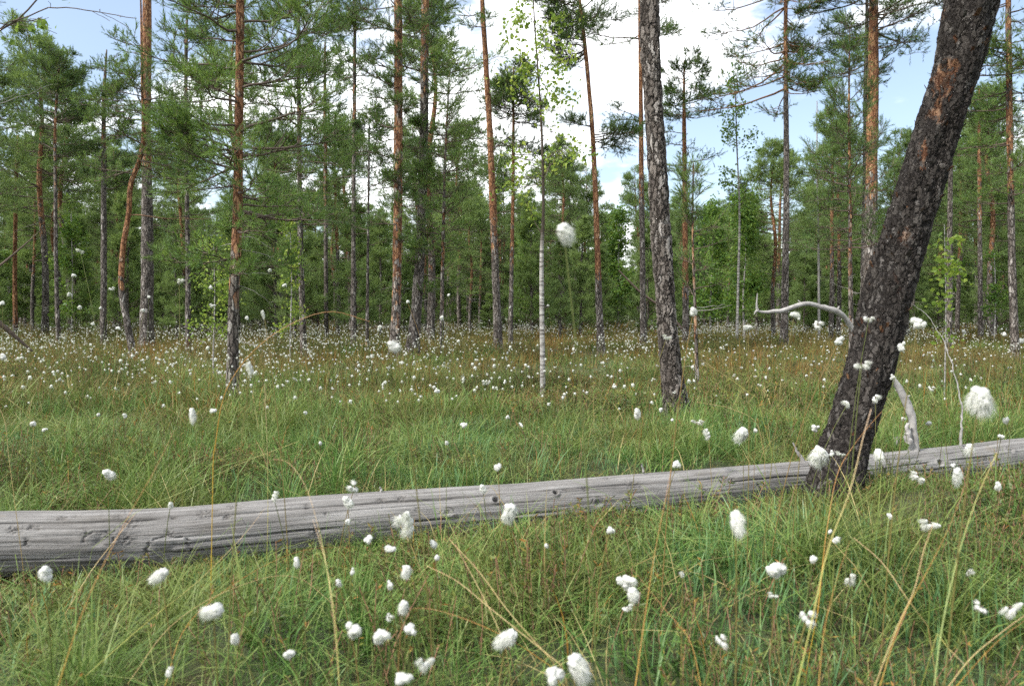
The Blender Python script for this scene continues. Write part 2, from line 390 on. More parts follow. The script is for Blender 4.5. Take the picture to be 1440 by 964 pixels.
def limb_set(rng, TP, TR, z, Lf, Rt, e0, e1, az=None, rfrac=.32, npt=8, wig=.05):
    """limbs leaving the trunk at heights z; Lf/Rt = reach towards -x / +x"""
    m = len(z)
    B, tr = trunk_at(TP, TR, z)
    if az is None: az = rng.uniform(0, 2 * PI, m)
    c, s = np.cos(az), np.sin(az)
    ext = np.where(c < 0, Lf, Rt); my = .5 * (Lf + Rt)
    Ln = np.sqrt((ext * c) ** 2 + (my * s) ** 2) * rng.uniform(.6, 1.05, m)
    el0 = R(e0) + rng.normal(size=m) * R(10); el1 = R(e1) + rng.normal(size=m) * R(14)
    P = np.empty((m, npt, 3)); P[:, 0] = B
    ca = az.copy()
    for k in range(1, npt):
        t = k / (npt - 1); el = el0 * (1 - t) + el1 * t
        ca = ca + rng.normal(size=m) * wig * 2.5
        st = Ln / (npt - 1)
        P[:, k] = P[:, k - 1] + np.stack([np.cos(ca) * np.cos(el), np.sin(ca) * np.cos(el), np.sin(el)], 1) * st[:, None]
        P[:, k] += rng.normal(size=(m, 3)) * (wig * st)[:, None]
    r0 = np.minimum(tr * .5, .005 + Ln * .0095)
    Rd = r0[:, None] * np.linspace(1, .22, npt)[None, :]
    return P, Rd, Ln

def side_set(rng, P, Rd, Ln, n, t0, lfrac, ang=50, npt=5, up=.15, flat=.5):
    """n side branches on every limb"""
    m, k, _ = P.shape
    t = np.sort(rng.uniform(t0, 1, (m, n)), 1); x = t * (k - 1); i = np.minimum(x.astype(int), k - 2); s = (x - i)[..., None]
    ar = np.arange(m)[:, None]
    B = P[ar, i] * (1 - s) + P[ar, i + 1] * s; T = norm(P[ar, i + 1] - P[ar, i])
    rr = Rd[ar, i] * .6
    sg = np.where((np.arange(n)[None, :] + rng.integers(0, 2, (m, 1))) % 2 == 0, 1, -1)
    H = norm(np.cross(T, [0, 0, 1.])) * sg[..., None]
    D = norm(T * math.cos(R(ang)) + H * math.sin(R(ang)) + rng.normal(size=(m, n, 3)) * .28 * np.array([1, 1, flat]) + [0, 0, up])
    Ls = (Ln[:, None] * lfrac * (1.15 - t * .75)) * rng.uniform(.6, 1.15, (m, n))
    Q = np.empty((m * n, npt, 3)); Q[:, 0] = B.reshape(-1, 3); d = D.reshape(-1, 3); Ls = Ls.reshape(-1)
    for q in range(1, npt):
        d = norm(d + rng.normal(size=d.shape) * .16 + [0, 0, up * .5]); Q[:, q] = Q[:, q - 1] + d * (Ls / (npt - 1))[:, None]
    Rs = np.minimum(rr.reshape(-1), .003 + Ls * .01)[:, None] * np.linspace(1, .35, npt)[None, :]
    return Q, Rs, Ls

def shoots_on(rng, Q, n, t0, tl, up=.25, jit=.55):
    m, k, _ = Q.shape
    t = rng.uniform(t0, 1, (m, n)); t[:, 0] = 1; x = t * (k - 1); i = np.minimum(x.astype(int), k - 2); s = (x - i)[..., None]
    ar = np.arange(m)[:, None]
    B = (Q[ar, i] * (1 - s) + Q[ar, i + 1] * s).reshape(-1, 3); T = norm(Q[ar, i + 1] - Q[ar, i]).reshape(-1, 3)
    D = norm(T + rng.normal(size=T.shape) * jit + [0, 0, up]); Lt = tl * rng.uniform(.5, 1.2, len(B))
    return B, D, Lt

def conifer(rng, TP, TR, zones, nl=.05, nw=.005, cnt=18, twigs=True, light=.45):
    """returns (branch G, needle G). zone: z0 z1 n L R e0 e1 dead dens tl"""
    gb, gn = G(), G()
    for zn in zones:
        n = zn['n'] if zn.get('dead') or zn['n'] < 4 else int(zn['n'] * 1.05)
        if n <= 0: continue
        z = rng.uniform(zn['z0'], zn['z1'], n)
        if zn.get('whorl'):
            lv = np.linspace(zn['z0'], zn['z1'], max(2, n // zn['whorl'] + 1)); z = np.repeat(lv, zn['whorl'])[:n] + rng.normal(size=n) * .03; n = len(z)
        az = zn.get('az'); az = None if az is None else np.full(n, az) + rng.normal(size=n) * .25
        if zn.get('whorl') and az is None: az = (np.arange(n) % zn['whorl']) / zn['whorl'] * 2 * PI + np.repeat(rng.uniform(0, 6, n), 1)[:n] * .2 + z * 3
        tp = (z - zn['z0']) / max(zn['z1'] - zn['z0'], 1e-6); tap = 1 - zn.get('taper', 0) * tp
        P, Rd, Ln = limb_set(rng, TP, TR, z, zn['L'] * tap, zn['R'] * tap, zn.get('e0', 10), zn.get('e1', 15), az, wig=zn.get('wig', .08))
        if zn.get('dead'): Rd = Rd * (.6 if zn['n'] < 3 else .38)
        V, F = tubes(P, Rd, 6); gb.add(V, F, 1 if zn.get('dead') else 0, smooth=True)
        if zn.get('dead'):
            Q, Rs, Ls = side_set(rng, P, Rd, Ln, 3, .35, .35, 45, 4, 0.05)
            V, F = tubes(Q, Rs * .8, 3); gb.add(V, F, 1); continue
        dn = zn.get('dens', 1.0)
        Q, Rs, Ls = side_set(rng, P, Rd, Ln, max(3, int(11 * dn)), zn.get('t0', .22), .50, 48, 5, zn.get('up', .15))
        V, F = tubes(Q, Rs, 4); gb.add(V, F, 0, smooth=True)
        tl = zn.get('tl', .17)
        B, D, Lt = shoots_on(rng, Q, max(3, int(7 * dn)), .28, tl * .9, .35, .6)
        B2, D2, Lt2 = shoots_on(rng, P, 6, .65, tl, .3)
        B = np.concatenate([B, B2]); D = np.concatenate([D, D2]); Lt = np.concatenate([Lt, Lt2])
        if twigs:
            V, F = tubes(np.stack([B, B + D * Lt[:, None] * 1.02], 1), np.stack([np.full(len(B), .0025), np.full(len(B), .0015)], 1), 3); gb.add(V, F, 0)
        tint = np.clip(light + .08 + rng.normal(size=len(B)) * .17, 0, 1)
        needles(gn, B + D * (Lt * .15)[:, None], D, Lt * .9, cnt, nl, nw, rng, 0, tint)
    return gb, gn

def warmth(z, z0, z1): return np.clip((z - z0) / max(z1 - z0, 1e-6), 0, 1)

def trunk_mesh(pts, rad, sides=16, n=80, warm=None, rng=None, lump=.05, flare=True):
    P = resample(pts, n); d = np.linalg.norm(np.diff(np.asarray(pts, float), axis=0), axis=1); dd = np.r_[0, np.cumsum(d)]
    Rr = np.interp(np.linspace(0, dd[-1], n), dd, rad)
    if flare: Rr = Rr * (1 + .55 * np.exp(-(P[:, 2] - P[0, 2]) / (Rr[0] * 2.0)))
    V, F = tubes(P[None], Rr[None], sides)
    if rng is not None:
        Vr = V.reshape(n, sides, 3); c = P[:, None, :]
        a = np.arange(sides) / sides * 2 * PI; k = rng.uniform(0, 9)
        nz = vnoise(np.cos(a)[None, :] * 1.3 + 20 + 0 * P[:, :1], np.sin(a)[None, :] * 1.3 + P[:, 2:3] * 3 + k, 5) - .5
        V = (c + (Vr - c) * (1 + nz * lump * 4)[..., None]).reshape(-1, 3)
    g = G(); ww = np.repeat(warm(P[:, 2]), sides) if warm else 0.
    g.add(V, F, 0, .5, ww, smooth=True)
    return g, P, Rr

# ------------------------------------------------------------------ hero trees
anchors = []      # (px, phrase)
def hero(name, cat, label, D, poly, widths, H, zones, warm=None, seed=1, sides=20, nseg=110, matkey='bark', cnt=18, nl=.062, nw=None,
         branchmats=('twig', 'grey'), phrase=None, light=.45, topr=.35, builder=None, group=None, leaves_kw=None):
    rng = np.random.default_rng(seed)
    Ds = D if isinstance(D, (list, tuple)) else [D] * len(poly)
    pts = [W(px, py, d) for (px, py), d in zip(poly, Ds)]
    rad = [wd * .88 / 2 * d / FPX for wd, d in zip(np.interp([p[1] for p in poly], [q[0] for q in widths], [q[1] for q in widths]), Ds)]
    b = pts[0].copy(); b[2] = gz(b[0], b[1])
    if pts[0][2] > b[2] + .05: pts.insert(0, b - [0, 0, .06]); rad.insert(0, rad[0] * 1.02); Ds = [Ds[0]] + list(Ds)
    else: pts[0] = b - [0, 0, .06]
    if H > pts[-1][2] + .3:
        dr = (pts[-1] - pts[-2]); dr = dr / dr[2]; z0 = pts[-1][2]; r0 = rad[-1]
        for q in (.4, .75, 1):
            dz = (H - z0) * q; pts.append(pts[0] * 0 + np.array([pts[-1][0], pts[-1][1], 0]) * [1, 1, 0] + [0, 0, z0 + dz] + dr * [1, 1, 0] * (H - z0) * .2); rad.append(r0 * (1 - q * (1 - topr)) if q < 1 else r0 * .12)
    base = np.array([pts[0][0], pts[0][1], b[2]])
    py2z = lambda py: W(720, py, Ds[0])[2]
    wf = None
    if warm: wz0, wz1 = py2z(warm[0]), py2z(warm[1]); wf = lambda z: warmth(z, wz0, wz1) * warm[2] if len(warm) > 2 else warmth(z, wz0, wz1)
    g, P, Rr = trunk_mesh(pts, rad, sides, nseg, wf, rng)
    root = empty(name, base)
    sc = Ds[0] / FPX
    zs = []
    for zn in zones:
        z = dict(zn); ya, yb = z.pop('y'); z['z0'] = py2z(yb); z['z1'] = min(py2z(ya), P[-1, 2] - .05); z['L'] = z['L'] * sc; z['R'] = z['R'] * sc; zs.append(z)
    if builder == 'birch':
        gb, gl = birch_crown(rng, P, Rr, zs, **(leaves_kw or {}))
        merge(g, gb, 1); g.obj('trunk', [M[matkey], M['twig'], M['grey']], root, off=base)
        gl.obj('crown', M[(leaves_kw or {}).get('mk', 'leaf')], root, off=base)
    else:
        nw = nw or max(.0042, Ds[0] * .00046)
        gb, gn = conifer(rng, P, Rr, zs, nl, nw, cnt, True, light)
        merge(g, gb, 1); g.obj('trunk', [M[matkey], M[branchmats[0]], M[branchmats[1]]], root, off=base)
        if gn.V: gn.obj('crown', M['needle'], root, off=base)
    tag(root, label, cat, group)
    if phrase: anchors.append((poly[0][0], phrase))
    return root, P, Rr

def birch_crown(rng, P, Rr, zones, lsize=.045, per=3, lrad=.05, mk='leaf', sides=6, shoots=5, droop=.7):
    gb, gl = G(), G()
    for zn in zones:
        z = rng.uniform(zn['z0'], zn['z1'], zn['n']); tp = (z - zn['z0']) / max(zn['z1'] - zn['z0'], 1e-6); tap = 1 - zn.get('taper', .3) * tp
        az = zn.get('az'); az = None if az is None else np.full(zn['n'], az) + rng.normal(size=zn['n']) * .3
        Q0, Rd, Ln = limb_set(rng, P, Rr, z, zn['L'] * tap, zn['R'] * tap, zn.get('e0', 45), zn.get('e1', 5), az, wig=.06)
        V, F = tubes(Q0, Rd * .6, 4); gb.add(V, F, 0, smooth=True)
        Q, Rs, Ls = side_set(rng, Q0, Rd, Ln, sides, .25, .4, 42, 5, -.05)
        V, F = tubes(Q, Rs * .6, 3); gb.add(V, F, 0)
        k = Q.shape[1]; t = rng.uniform(.15, 1, (len(Q), shoots)); x = t * (k - 1); i = np.minimum(x.astype(int), k - 2); s = (x - i)[..., None]; ar = np.arange(len(Q))[:, None]
        B = (Q[ar, i] * (1 - s) + Q[ar, i + 1] * s).reshape(-1, 3)
        k = Q0.shape[1]; t = rng.uniform(.4, 1, (len(Q0), 4)); x = t * (k - 1); i = np.minimum(x.astype(int), k - 2); s = (x - i)[..., None]; ar = np.arange(len(Q0))[:, None]
        B = np.concatenate([B, (Q0[ar, i] * (1 - s) + Q0[ar, i + 1] * s).reshape(-1, 3)])
        leaves(gl, B, per, lrad, lsize, rng, 0, droop)
    return gb, gl

TREE_G = 'pines and birches standing on the bog'
Z = lambda y0, y1, n, L, R_, **k: dict(y=(y0, y1), n=n, L=L, R=R_, **k)

# --- the big leaning pine in front, dense mesh for displaced bark
def leaning_pine():
    rng = np.random.default_rng(11)
    poly = [(1166, 742, 3.08), (1184, 648, 3.16), (1197, 600, 3.20), (1225, 510, 3.24), (1251, 400, 3.27), (1281, 300, 3.25), (1320, 175, 3.22), (1345, 100, 3.2), (1366, 0, 3.16)]
    wid = [78, 74, 71, 68, 70, 68, 64, 66, 74]
    pts = [W(a, b, c) for a, b, c in poly]; rad = [x / 2 * .86 * p[2] / FPX for x, p in zip(wid, poly)]
    d = pts[-1] - pts[-3]; d = d / np.linalg.norm(d)
    for q, r in ((.7, .8), (1.6, .6), (2.6, .4), (3.6, .12)):
        pts.append(pts[8] + d * q + np.array([0, 0, .25]) * q * q * .3); rad.append(rad[8] * r)
    n, k = 1100, 190
    P = resample(pts, n); dd = np.r_[0, np.cumsum(np.linalg.norm(np.diff(np.array(pts), axis=0), axis=1))]
    Rr = np.interp(np.linspace(0, dd[-1], n), dd, rad); Rr *= 1 + .50 * np.exp(-(P[:, 2] - P[0, 2]) / .11)
    V, F = tubes(P[None], Rr[None], k)
    Vr = V.reshape(n, k, 3); c = P[:, None, :]; off = Vr - c
    a = np.arctan2(off[..., 1], off[..., 0])
    z = Vr[..., 2]
    nz = (vnoise(np.cos(a) * 1.6 + 20, np.sin(a) * 1.6 + z * 3.2, 5) - .5) * .22 + (vnoise(np.cos(a) * 4 + 20, np.sin(a) * 4 + z * 9, 6) - .5) * .10 + (vnoise(a * 9 + 70, z * 26, 8) - .5) * .05
    V = (c + off * (1 + nz)[..., None])
    # reddish worn patches, on the side towards the upper left
    px = 720 + V[..., 0] / V[..., 1] * FPX; py = 440 - (V[..., 2] - CAMH) / V[..., 1] * FPX
    warm = np.zeros(z.shape); front = (off[..., 1] < 0.02)
    for (x, y, sx, sy, s) in ((1312, 120, 16, 22, .6), (1304, 165, 16, 20, .62), (1286, 215, 7, 30, .75), (1275, 300, 10, 30, .25), (1262, 335, 14, 18, .42), (1262, 425, 12, 30, .42), (1308, 30, 14, 14, .6), (1250, 385, 8, 22, .35), (1240, 640, 10, 20, .1)):
        warm += s * np.exp(-((px - x - 8) / sx) ** 2 - ((py - y) / sy) ** 2) * front
    warm += .45 * np.clip((V[..., 2] - 3.0) / 1.5, 0, 1)
    base = np.array([P[0, 0], P[0, 1], gz(P[0, 0], P[0, 1])]); root = empty('pine_tree', base)
    g = G(); g.add(V.reshape(-1, 3), F, 0, .5, np.clip(warm, 0, 1).reshape(-1), smooth=True)
    # loose bark flakes on the left edge
    gf = G()
    m = 420; ii = rng.integers(60, 600, m); jj = rng.integers(0, k, m)
    B = V[ii, jj]; nn = norm(off[ii, jj]); tt = norm(P[np.minimum(ii + 1, n - 1)] - P[ii]); sid = np.cross(nn, tt)
    s = rng.uniform(.006, .016, (m, 1)); tilt = rng.uniform(.3, 1.0, (m, 1))
    u = norm(tt + nn * tilt * .8 + sid * rng.normal(size=(m, 1)) * .4)
    q = np.stack([B - sid * s * .6, B + sid * s * .6, B + u * s * 2 + sid * s * .5 + nn * .002, B + u * s * 2.3 - sid * s * .3 + nn * .003], 1)
    q = np.concatenate([q, q + nn[:, None, :] * -.0018], 1).reshape(-1, 3)
    b = np.arange(m)[:, None] * 8
    gf.add(q, np.concatenate([b + [0, 1, 2, 3], b + [7, 6, 5, 4], b + [0, 4, 5, 1], b + [1, 5, 6, 2], b + [2, 6, 7, 3], b + [3, 7, 4, 0]]), 0, .5, np.repeat(rng.uniform(0, .7, m), 8))
    merge(g, gf, 1)
    zs = [dict(z0=3.0, z1=P[-1, 2] - .1, n=22, L=1.3, R=1.3, e0=15, e1=20, dens=.8, tl=.13)]
    gb, gn = conifer(rng, P, Rr, zs, .05, .005, 12)
    merge(g, gb, 2); g.obj('trunk', [M['bark_black'], M['flake'], M['twig'], M['grey']], root, off=base); gn.obj('crown', M['needle'], root, off=base)
    tag(root, 'thick leaning pine with blackish flaking bark standing in front of the fallen log', 'pine tree', TREE_G)
    anchors.append((1200, 'the thick leaning pine'))
leaning_pine()

# --- second near pine with furrowed grey bark
hero('pine_tree', 'pine tree', 'straight near pine with furrowed grey-brown bark, bare of branches in view', 5.45,
     [(957, 603), (947, 545), (938, 450), (930, 330), (922, 200), (916, 100), (913, 0)], [(0, 27), (100, 27), (200, 27), (330, 29), (450, 29), (545, 31), (603, 35)], 7.0,
     [Z(-560, -120, 30, 150, 150, e0=20, e1=25)], None, 12, 150, 900, 'bark_hero', 10, phrase='the straight near pine')

hero('pine_tree', 'pine tree', 'bushy pine with orange plated bark and green boughs nearly down to the meadow', 6.6,
     [(327, 588), (327, 500), (329, 420), (334, 300), (336, 160), (338, 0)], [(0, 12), (160, 13.5), (300, 15), (420, 16), (500, 18), (575, 22)], 6.0,
     [Z(-250, 40, 20, 150, 150, e0=10, e1=22, taper=.4, dens=.8), Z(0, 150, 12, 135, 165, e0=2, e1=14, dens=.8), Z(130, 255, 12, 120, 165, e0=0, e1=12, dens=.8), Z(230, 385, 13, 110, 150, e0=-8, e1=5, dens=.7),
      Z(330, 480, 11, 60, 80, dead=1, e0=-5, e1=-20)], (470, 330, .85), 21, 40, 300, 'bark', 26, nw=.0048, phrase='the bushy orange-barked pine', light=.55)

hero('pine_tree', 'pine tree', 'stout tall pine, smooth pinkish above and dark grey-scaled on its lower half', 17.0,
     [(206, 492), (207, 400), (207, 300), (206, 200), (206, 100), (207, 0)], [(0, 13), (200, 14), (300, 17), (400, 19), (492, 21)], 12,
     [Z(-330, -60, 26, 100, 100, e0=15, e1=25), Z(60, 180, 8, 55, 110, e0=-5, e1=10, dens=.9)], (270, 215, .75), 22, phrase='the stout pink-and-grey pine')

hero('pine_tree', 'pine tree', 'crooked thin pine with bent orange stem and one long bare limb to its right', 13.4,
     [(190, 505), (178, 450), (171, 405), (173, 350), (181, 300), (185, 255), (194, 232), (201, 205), (200, 130)], [(130, 4), (205, 7), (300, 8), (400, 9), (505, 12)], 7,
     [Z(90, 235, 20, 95, 70, e0=0, e1=10, dens=.9), Z(300, 306, 1, 10, 135, dead=1, az=0.0, e0=-6, e1=2), Z(180, 270, 6, 80, 60, e0=-5, e1=0, dens=.6)], (430, 380, .8), 23, branchmats=('twig', 'twig_warm'), phrase='the crooked orange pine')

hero('pine_tree', 'pine tree', 'slender dark pine with its own rounded top against blue sky', 17.5,
     [(82, 480), (79, 380), (78, 280), (78, 170), (84, 80)], [(80, 2), (170, 4), (280, 5), (380, 6), (480, 7)], 0,
     [Z(85, 175, 24, 62, 52, e0=20, e1=28, dens=.95, taper=.4), Z(160, 245, 14, 48, 42, e0=5, e1=15, dens=.7)], (300, 200, .6), 24, light=.35, phrase='the slender round-topped pine')

hero('pine_tree', 'pine tree', 'short orange-stemmed pine with flat spreading top at the far left edge', 24,
     [(22, 475), (21, 400), (22, 300), (24, 225), (26, 190)], [(190, 3), (225, 5), (475, 7)], 0,
     [Z(190, 250, 22, 60, 55, e0=10, e1=15, dens=.9)], (480, 420), 25, phrase='the far-left orange pine')

hero('pine_tree', 'pine tree', 'dark-stemmed pine with full green crown just right of the bushy orange one', 12.5,
     [(428, 505), (424, 400), (422, 300), (421, 200), (420, 60)], [(60, 5), (200, 7), (300, 8), (400, 9), (505, 11)], 7.0,
     [Z(-160, 60, 24, 80, 80, e0=15, e1=20, taper=.5), Z(30, 160, 18, 85, 90, e0=5, e1=15), Z(150, 330, 20, 95, 80, e0=-5, e1=6, dens=.8), Z(260, 350, 6, 55, 60, dead=1, e0=0, e1=-10)], (300, 200, .4), 26, light=.42, phrase='the dark-stemmed full pine')

hero('pine_tree', 'pine tree', 'thin pale-stemmed pine between the dark full pine and the twin tall pines', 20,
     [(459, 480), (458, 300), (457, 130), (457, 60)], [(60, 3), (130, 5), (480, 7)], 0,
     [Z(60, 260, 30, 58, 55, e0=15, e1=15, dens=.95, taper=.35)], (350, 250, .6), 27, light=.5, phrase='the thin pale-stemmed pine')

hero('pine_tree', 'pine tree', 'small thin pine with sparse short boughs and dark stem in the meadow', 13.5,
     [(516, 512), (517, 400), (518, 300), (519, 205), (519, 170)], [(170, 2), (205, 3), (400, 4.5), (512, 6)], 0,
     [Z(172, 240, 12, 38, 38, e0=20, e1=25, dens=.6, taper=.5), Z(235, 360, 9, 45, 45, e0=0, e1=5, dens=.45)], None, 28, light=.4, phrase='the small sparse pine')

hero('pine_tree', 'pine tree', 'tall reddish pine, first of the tall pair, shaggy with side shoots', 12.0,
     [(553, 520), (557, 440), (559, 330), (560, 200), (560, 0)], [(0, 13), (200, 14), (440, 14), (520, 18)], 8.5,
     [Z(-330, -40, 30, 110, 110, e0=10, e1=20), Z(-40, 130, 15, 95, 60, e0=0, e1=12, dens=.9), Z(120, 330, 18, 75, 55, e0=-3, e1=8, dens=.8), Z(60, 440, 14, 18, 18, e0=25, e1=35, dens=.6), Z(340, 450, 8, 30, 30, dead=1, e0=-5, e1=-15)], (500, 380, .62), 29, light=.45, phrase='the shaggy reddish pine')

hero('pine_tree', 'pine tree', 'tall grey-brown pine, second of the tall pair, its stem wrapped in green shoots', 13.5,
     [(578, 512), (586, 430), (592, 330), (596, 200), (597, 100), (598, 0)], [(0, 12), (200, 14), (330, 15), (430, 17), (512, 20)], 9.5,
     [Z(-330, -40, 30, 100, 100, e0=10, e1=20), Z(-30, 60, 6, 30, 80, e0=0, e1=10, dens=.8), Z(60, 420, 30, 22, 24, e0=15, e1=30, dens=.7), Z(230, 400, 10, 50, 60, e0=0, e1=8, dens=.6)], (180, 60, .7), 30, light=.5, phrase='the shoot-wrapped tall pine')

hero('pine_tree', 'pine tree', 'slim young pine with a pale feathery tip rising into the sky gap', 13.0,
     [(621, 505), (622, 400), (624, 300), (627, 200), (632, 100)], [(100, 1.5), (200, 3.5), (300, 5), (505, 7)], 0,
     [Z(105, 200, 18, 30, 34, e0=40, e1=50, dens=.5, whorl=4), Z(200, 330, 20, 50, 58, e0=20, e1=30, dens=.6, whorl=4), Z(330, 420, 6, 40, 40, e0=5, e1=5, dens=.4)], (500, 380, .35), 31, light=.5, phrase='the slim feathery pine')

hero('pine_tree', 'pine tree', 'tall straight orange pine leaning slightly, branchless from the meadow to the picture top', 15.5,
     [(701, 498), (698, 410), (694, 320), (690, 210), (684, 100), (678, 0)], [(0, 7), (100, 8.5), (210, 10), (320, 11), (410, 12), (498, 14)], 10.5,
     [Z(-330, -30, 30, 95, 90, e0=0, e1=10), Z(-60, 60, 5, 85, 20, e0=-25, e1=-5, dens=.8)], (400, 250), 32, phrase='the tall straight orange pine')

hero('pine_tree', 'pine tree', 'smaller pine with flat whorled top, orange stem, just behind the birch', 17,
     [(718, 492), (719, 400), (721, 300), (722, 200), (722, 95)], [(95, 2), (200, 5), (300, 5.5), (492, 8)], 0,
     [Z(97, 165, 26, 52, 56, e0=15, e1=20, dens=.9, taper=.35), Z(150, 235, 20, 72, 60, e0=-3, e1=5, dens=.85), Z(235, 320, 7, 40, 40, e0=0, e1=5, dens=.5)], (400, 300), 33, light=.3, phrase='the flat-topped pine')

hero('birch_tree', 'birch tree', 'young birch with white lower trunk and big yellow-green leaves against white cloud', 7.2,
     [(763, 568), (763, 500), (762, 440), (762, 350), (764, 300), (763, 220), (758, 120), (751, 20)], [(20, 2), (120, 3), (220, 4), (300, 5), (350, 6.2), (560, 8.6)], 4.3,
     [Z(-60, 60, 16, 60, 60, e0=60, e1=20), Z(20, 160, 19, 80, 100, e0=50, e1=10), Z(140, 260, 13, 95, 100, e0=45, e1=0), Z(236, 262, 3, 120, 20, az=PI, e0=20, e1=-5), Z(330, 340, 1, 75, 10, az=PI, e0=60, e1=40)],
     (355, 325, 1.0), 34, 16, 120, 'birch', builder='birch', leaves_kw=dict(lsize=.040, per=2, lrad=.045, mk='leaf_bright', sides=4, shoots=4), phrase='the white birch trunk')

hero('pine_tree', 'pine tree', 'slightly bowed orange pine with one low bushy bough, right of the birch', 13.8,
     [(846, 508), (843, 440), (840, 350), (838, 290), (834, 200), (828, 120), (822, 60), (815, 0)], [(0, 5), (60, 6), (200, 7.5), (350, 9), (508, 13)], 8.0,
     [Z(-200, 20, 32, 75, 95, e0=5, e1=15), Z(-10, 80, 20, 65, 100, e0=-10, e1=5, dens=.95), Z(188, 205, 5, 45, 75, e0=5, e1=5, az=0.0, dens=1), Z(170, 215, 3, 45, 30, e0=0, e1=30, dens=.9)], (420, 350), 35, light=.3, phrase='the bowed orange pine')

hero('pine_tree', 'pine tree', 'slender pine partly hidden behind the straight near pine', 16,
     [(905, 500), (904, 400), (902, 250), (901, 120), (900, 0)], [(0, 6), (120, 7), (250, 8), (400, 9), (500, 11)], 10,
     [Z(-280, -20, 28, 90, 90, e0=5, e1=15), Z(-30, 70, 10, 95, 60, e0=-15, e1=0, dens=.8), Z(165, 175, 2, 60, 10, az=PI, e0=10, e1=10, dens=.6)], (330, 200, .9), 36, light=.3)

hero('pine_tree', 'pine tree', 'orange-stemmed pine with open layered crown just right of the straight near pine', 18,
     [(964, 495), (964, 400), (963, 280), (962, 170), (962, 85)], [(85, 2), (170, 6), (280, 7.5), (495, 11)], 0,
     [Z(88, 170, 22, 52, 60, e0=10, e1=15, dens=.9, taper=.3), Z(160, 260, 8, 55, 60, e0=0, e1=5, dens=.7)], (430, 380), 37, light=.4, phrase='the layered orange pine')

hero('pine_sapling', 'young pine', 'spindly pine sapling with brown stem and nearly bare side twigs', 7.6,
     [(981, 590), (979, 480), (976, 400), (974, 300), (975, 230)], [(230, 2), (300, 3), (400, 4), (590, 7)], 0,
     [Z(232, 330, 12, 26, 26, e0=35, e1=45, dens=.35), Z(300, 420, 8, 45, 50, e0=10, e1=10, dens=.3), Z(425, 440, 2, 25, 70, dead=1, az=0.0, e0=10, e1=5), Z(440, 560, 6, 25, 25, dead=1, e0=5, e1=0)], (600, 560, .35), 38, light=.55, phrase='the spindly pine sapling')

hero('birch_tree', 'birch tree', 'slender white-stemmed birch with small dark green leaves against blue sky', 18.5,
     [(1036, 495), (1038, 400), (1040, 300), (1036, 200), (1033, 120), (1030, 90)], [(90, 1), (200, 2), (300, 3.2), (495, 4.5)], 0,
     [Z(95, 180, 12, 22, 30, e0=50, e1=25), Z(160, 300, 22, 38, 48, e0=45, e1=5)], (250, 180, 1.0), 39, 10, 80, 'birch', builder='birch', leaves_kw=dict(lsize=.07, per=3, lrad=.07, mk='leaf', sides=3, shoots=3), phrase='the slender white birch')

hero('pine_tree', 'pine tree', 'tall dark pine with arched bare limbs and thin foliage on its upper left', 16,
     [(1102, 502), (1104, 400), (1106, 250), (1105, 120), (1105, 0)], [(0, 5.5), (120, 7), (250, 9), (400, 11), (502, 13)], 10,
     [Z(-260, -30, 26, 110, 90, e0=5, e1=15), Z(-30, 130, 30, 140, 30, e0=-25, e1=10, dens=.9, t0=.4), Z(70, 130, 8, 120, 40, e0=-35, e1=5, dens=.9, t0=.4)], (180, 60, .75), 40, branchmats=('twig_warm', 'grey'), light=.25, phrase='the arched-limb pine')

hero('dead_tree', 'dead tree', 'thin pale dead pole with short broken twigs near the young candelabra pine', 21,
     [(1152, 485), (1151, 350), (1149, 240), (1149, 142)], [(142, 1.5), (240, 2.6), (485, 4.5)], 0,
     [Z(150, 240, 10, 14, 12, dead=1, e0=20, e1=0)], None, 41, 8, 60, 'snag', phrase='the pale dead pole')

hero('young_pine', 'young pine', 'young pine with upswept candelabra whorls and thin brown stem', 10.5,
     [(1197, 500), (1196, 400), (1195, 250), (1194, 120), (1195, 38)], [(38, 1.5), (120, 3), (250, 5), (400, 6.5), (500, 8)], 0,
     [Z(45, 110, 10, 26, 26, e0=45, e1=60, dens=.55, whorl=4), Z(120, 190, 12, 50, 55, e0=15, e1=50, dens=.6, whorl=4), Z(200, 265, 16, 66, 72, e0=5, e1=35, dens=.65, whorl=5), Z(270, 360, 14, 66, 66, e0=-3, e1=8, dens=.6), Z(370, 440, 6, 55, 40, dead=1, e0=0, e1=-5)], (500, 330, .5), 42, light=.45, phrase='the candelabra young pine')

hero('pine_tree', 'pine tree', 'massive far pine with pinkish bark seen just left of the leaning one', 15,
     [(1222, 495), (1224, 400), (1225, 300), (1227, 160), (1229, 0)], [(0, 13), (160, 17), (300, 19), (495, 22)], 11,
     [Z(-300, -20, 30, 110, 120, e0=5, e1=15), Z(-60, 100, 26, 110, 115, e0=0, e1=8, dens=1, t0=.35)], (320, 230, .8), 43, light=.3, phrase='the massive pinkish pine')
hero('pine_tree', 'pine tree', 'dark narrow pine stem standing close behind the massive pinkish pine', 17,
     [(1213, 490), (1215, 400), (1217, 250), (1218, 100), (1219, 20)], [(20, 5), (100, 7), (250, 9), (490, 12)], 9,
     [Z(20, 120, 16, 85, 60, e0=5, e1=10, dens=.9)], None, 44, light=.3)

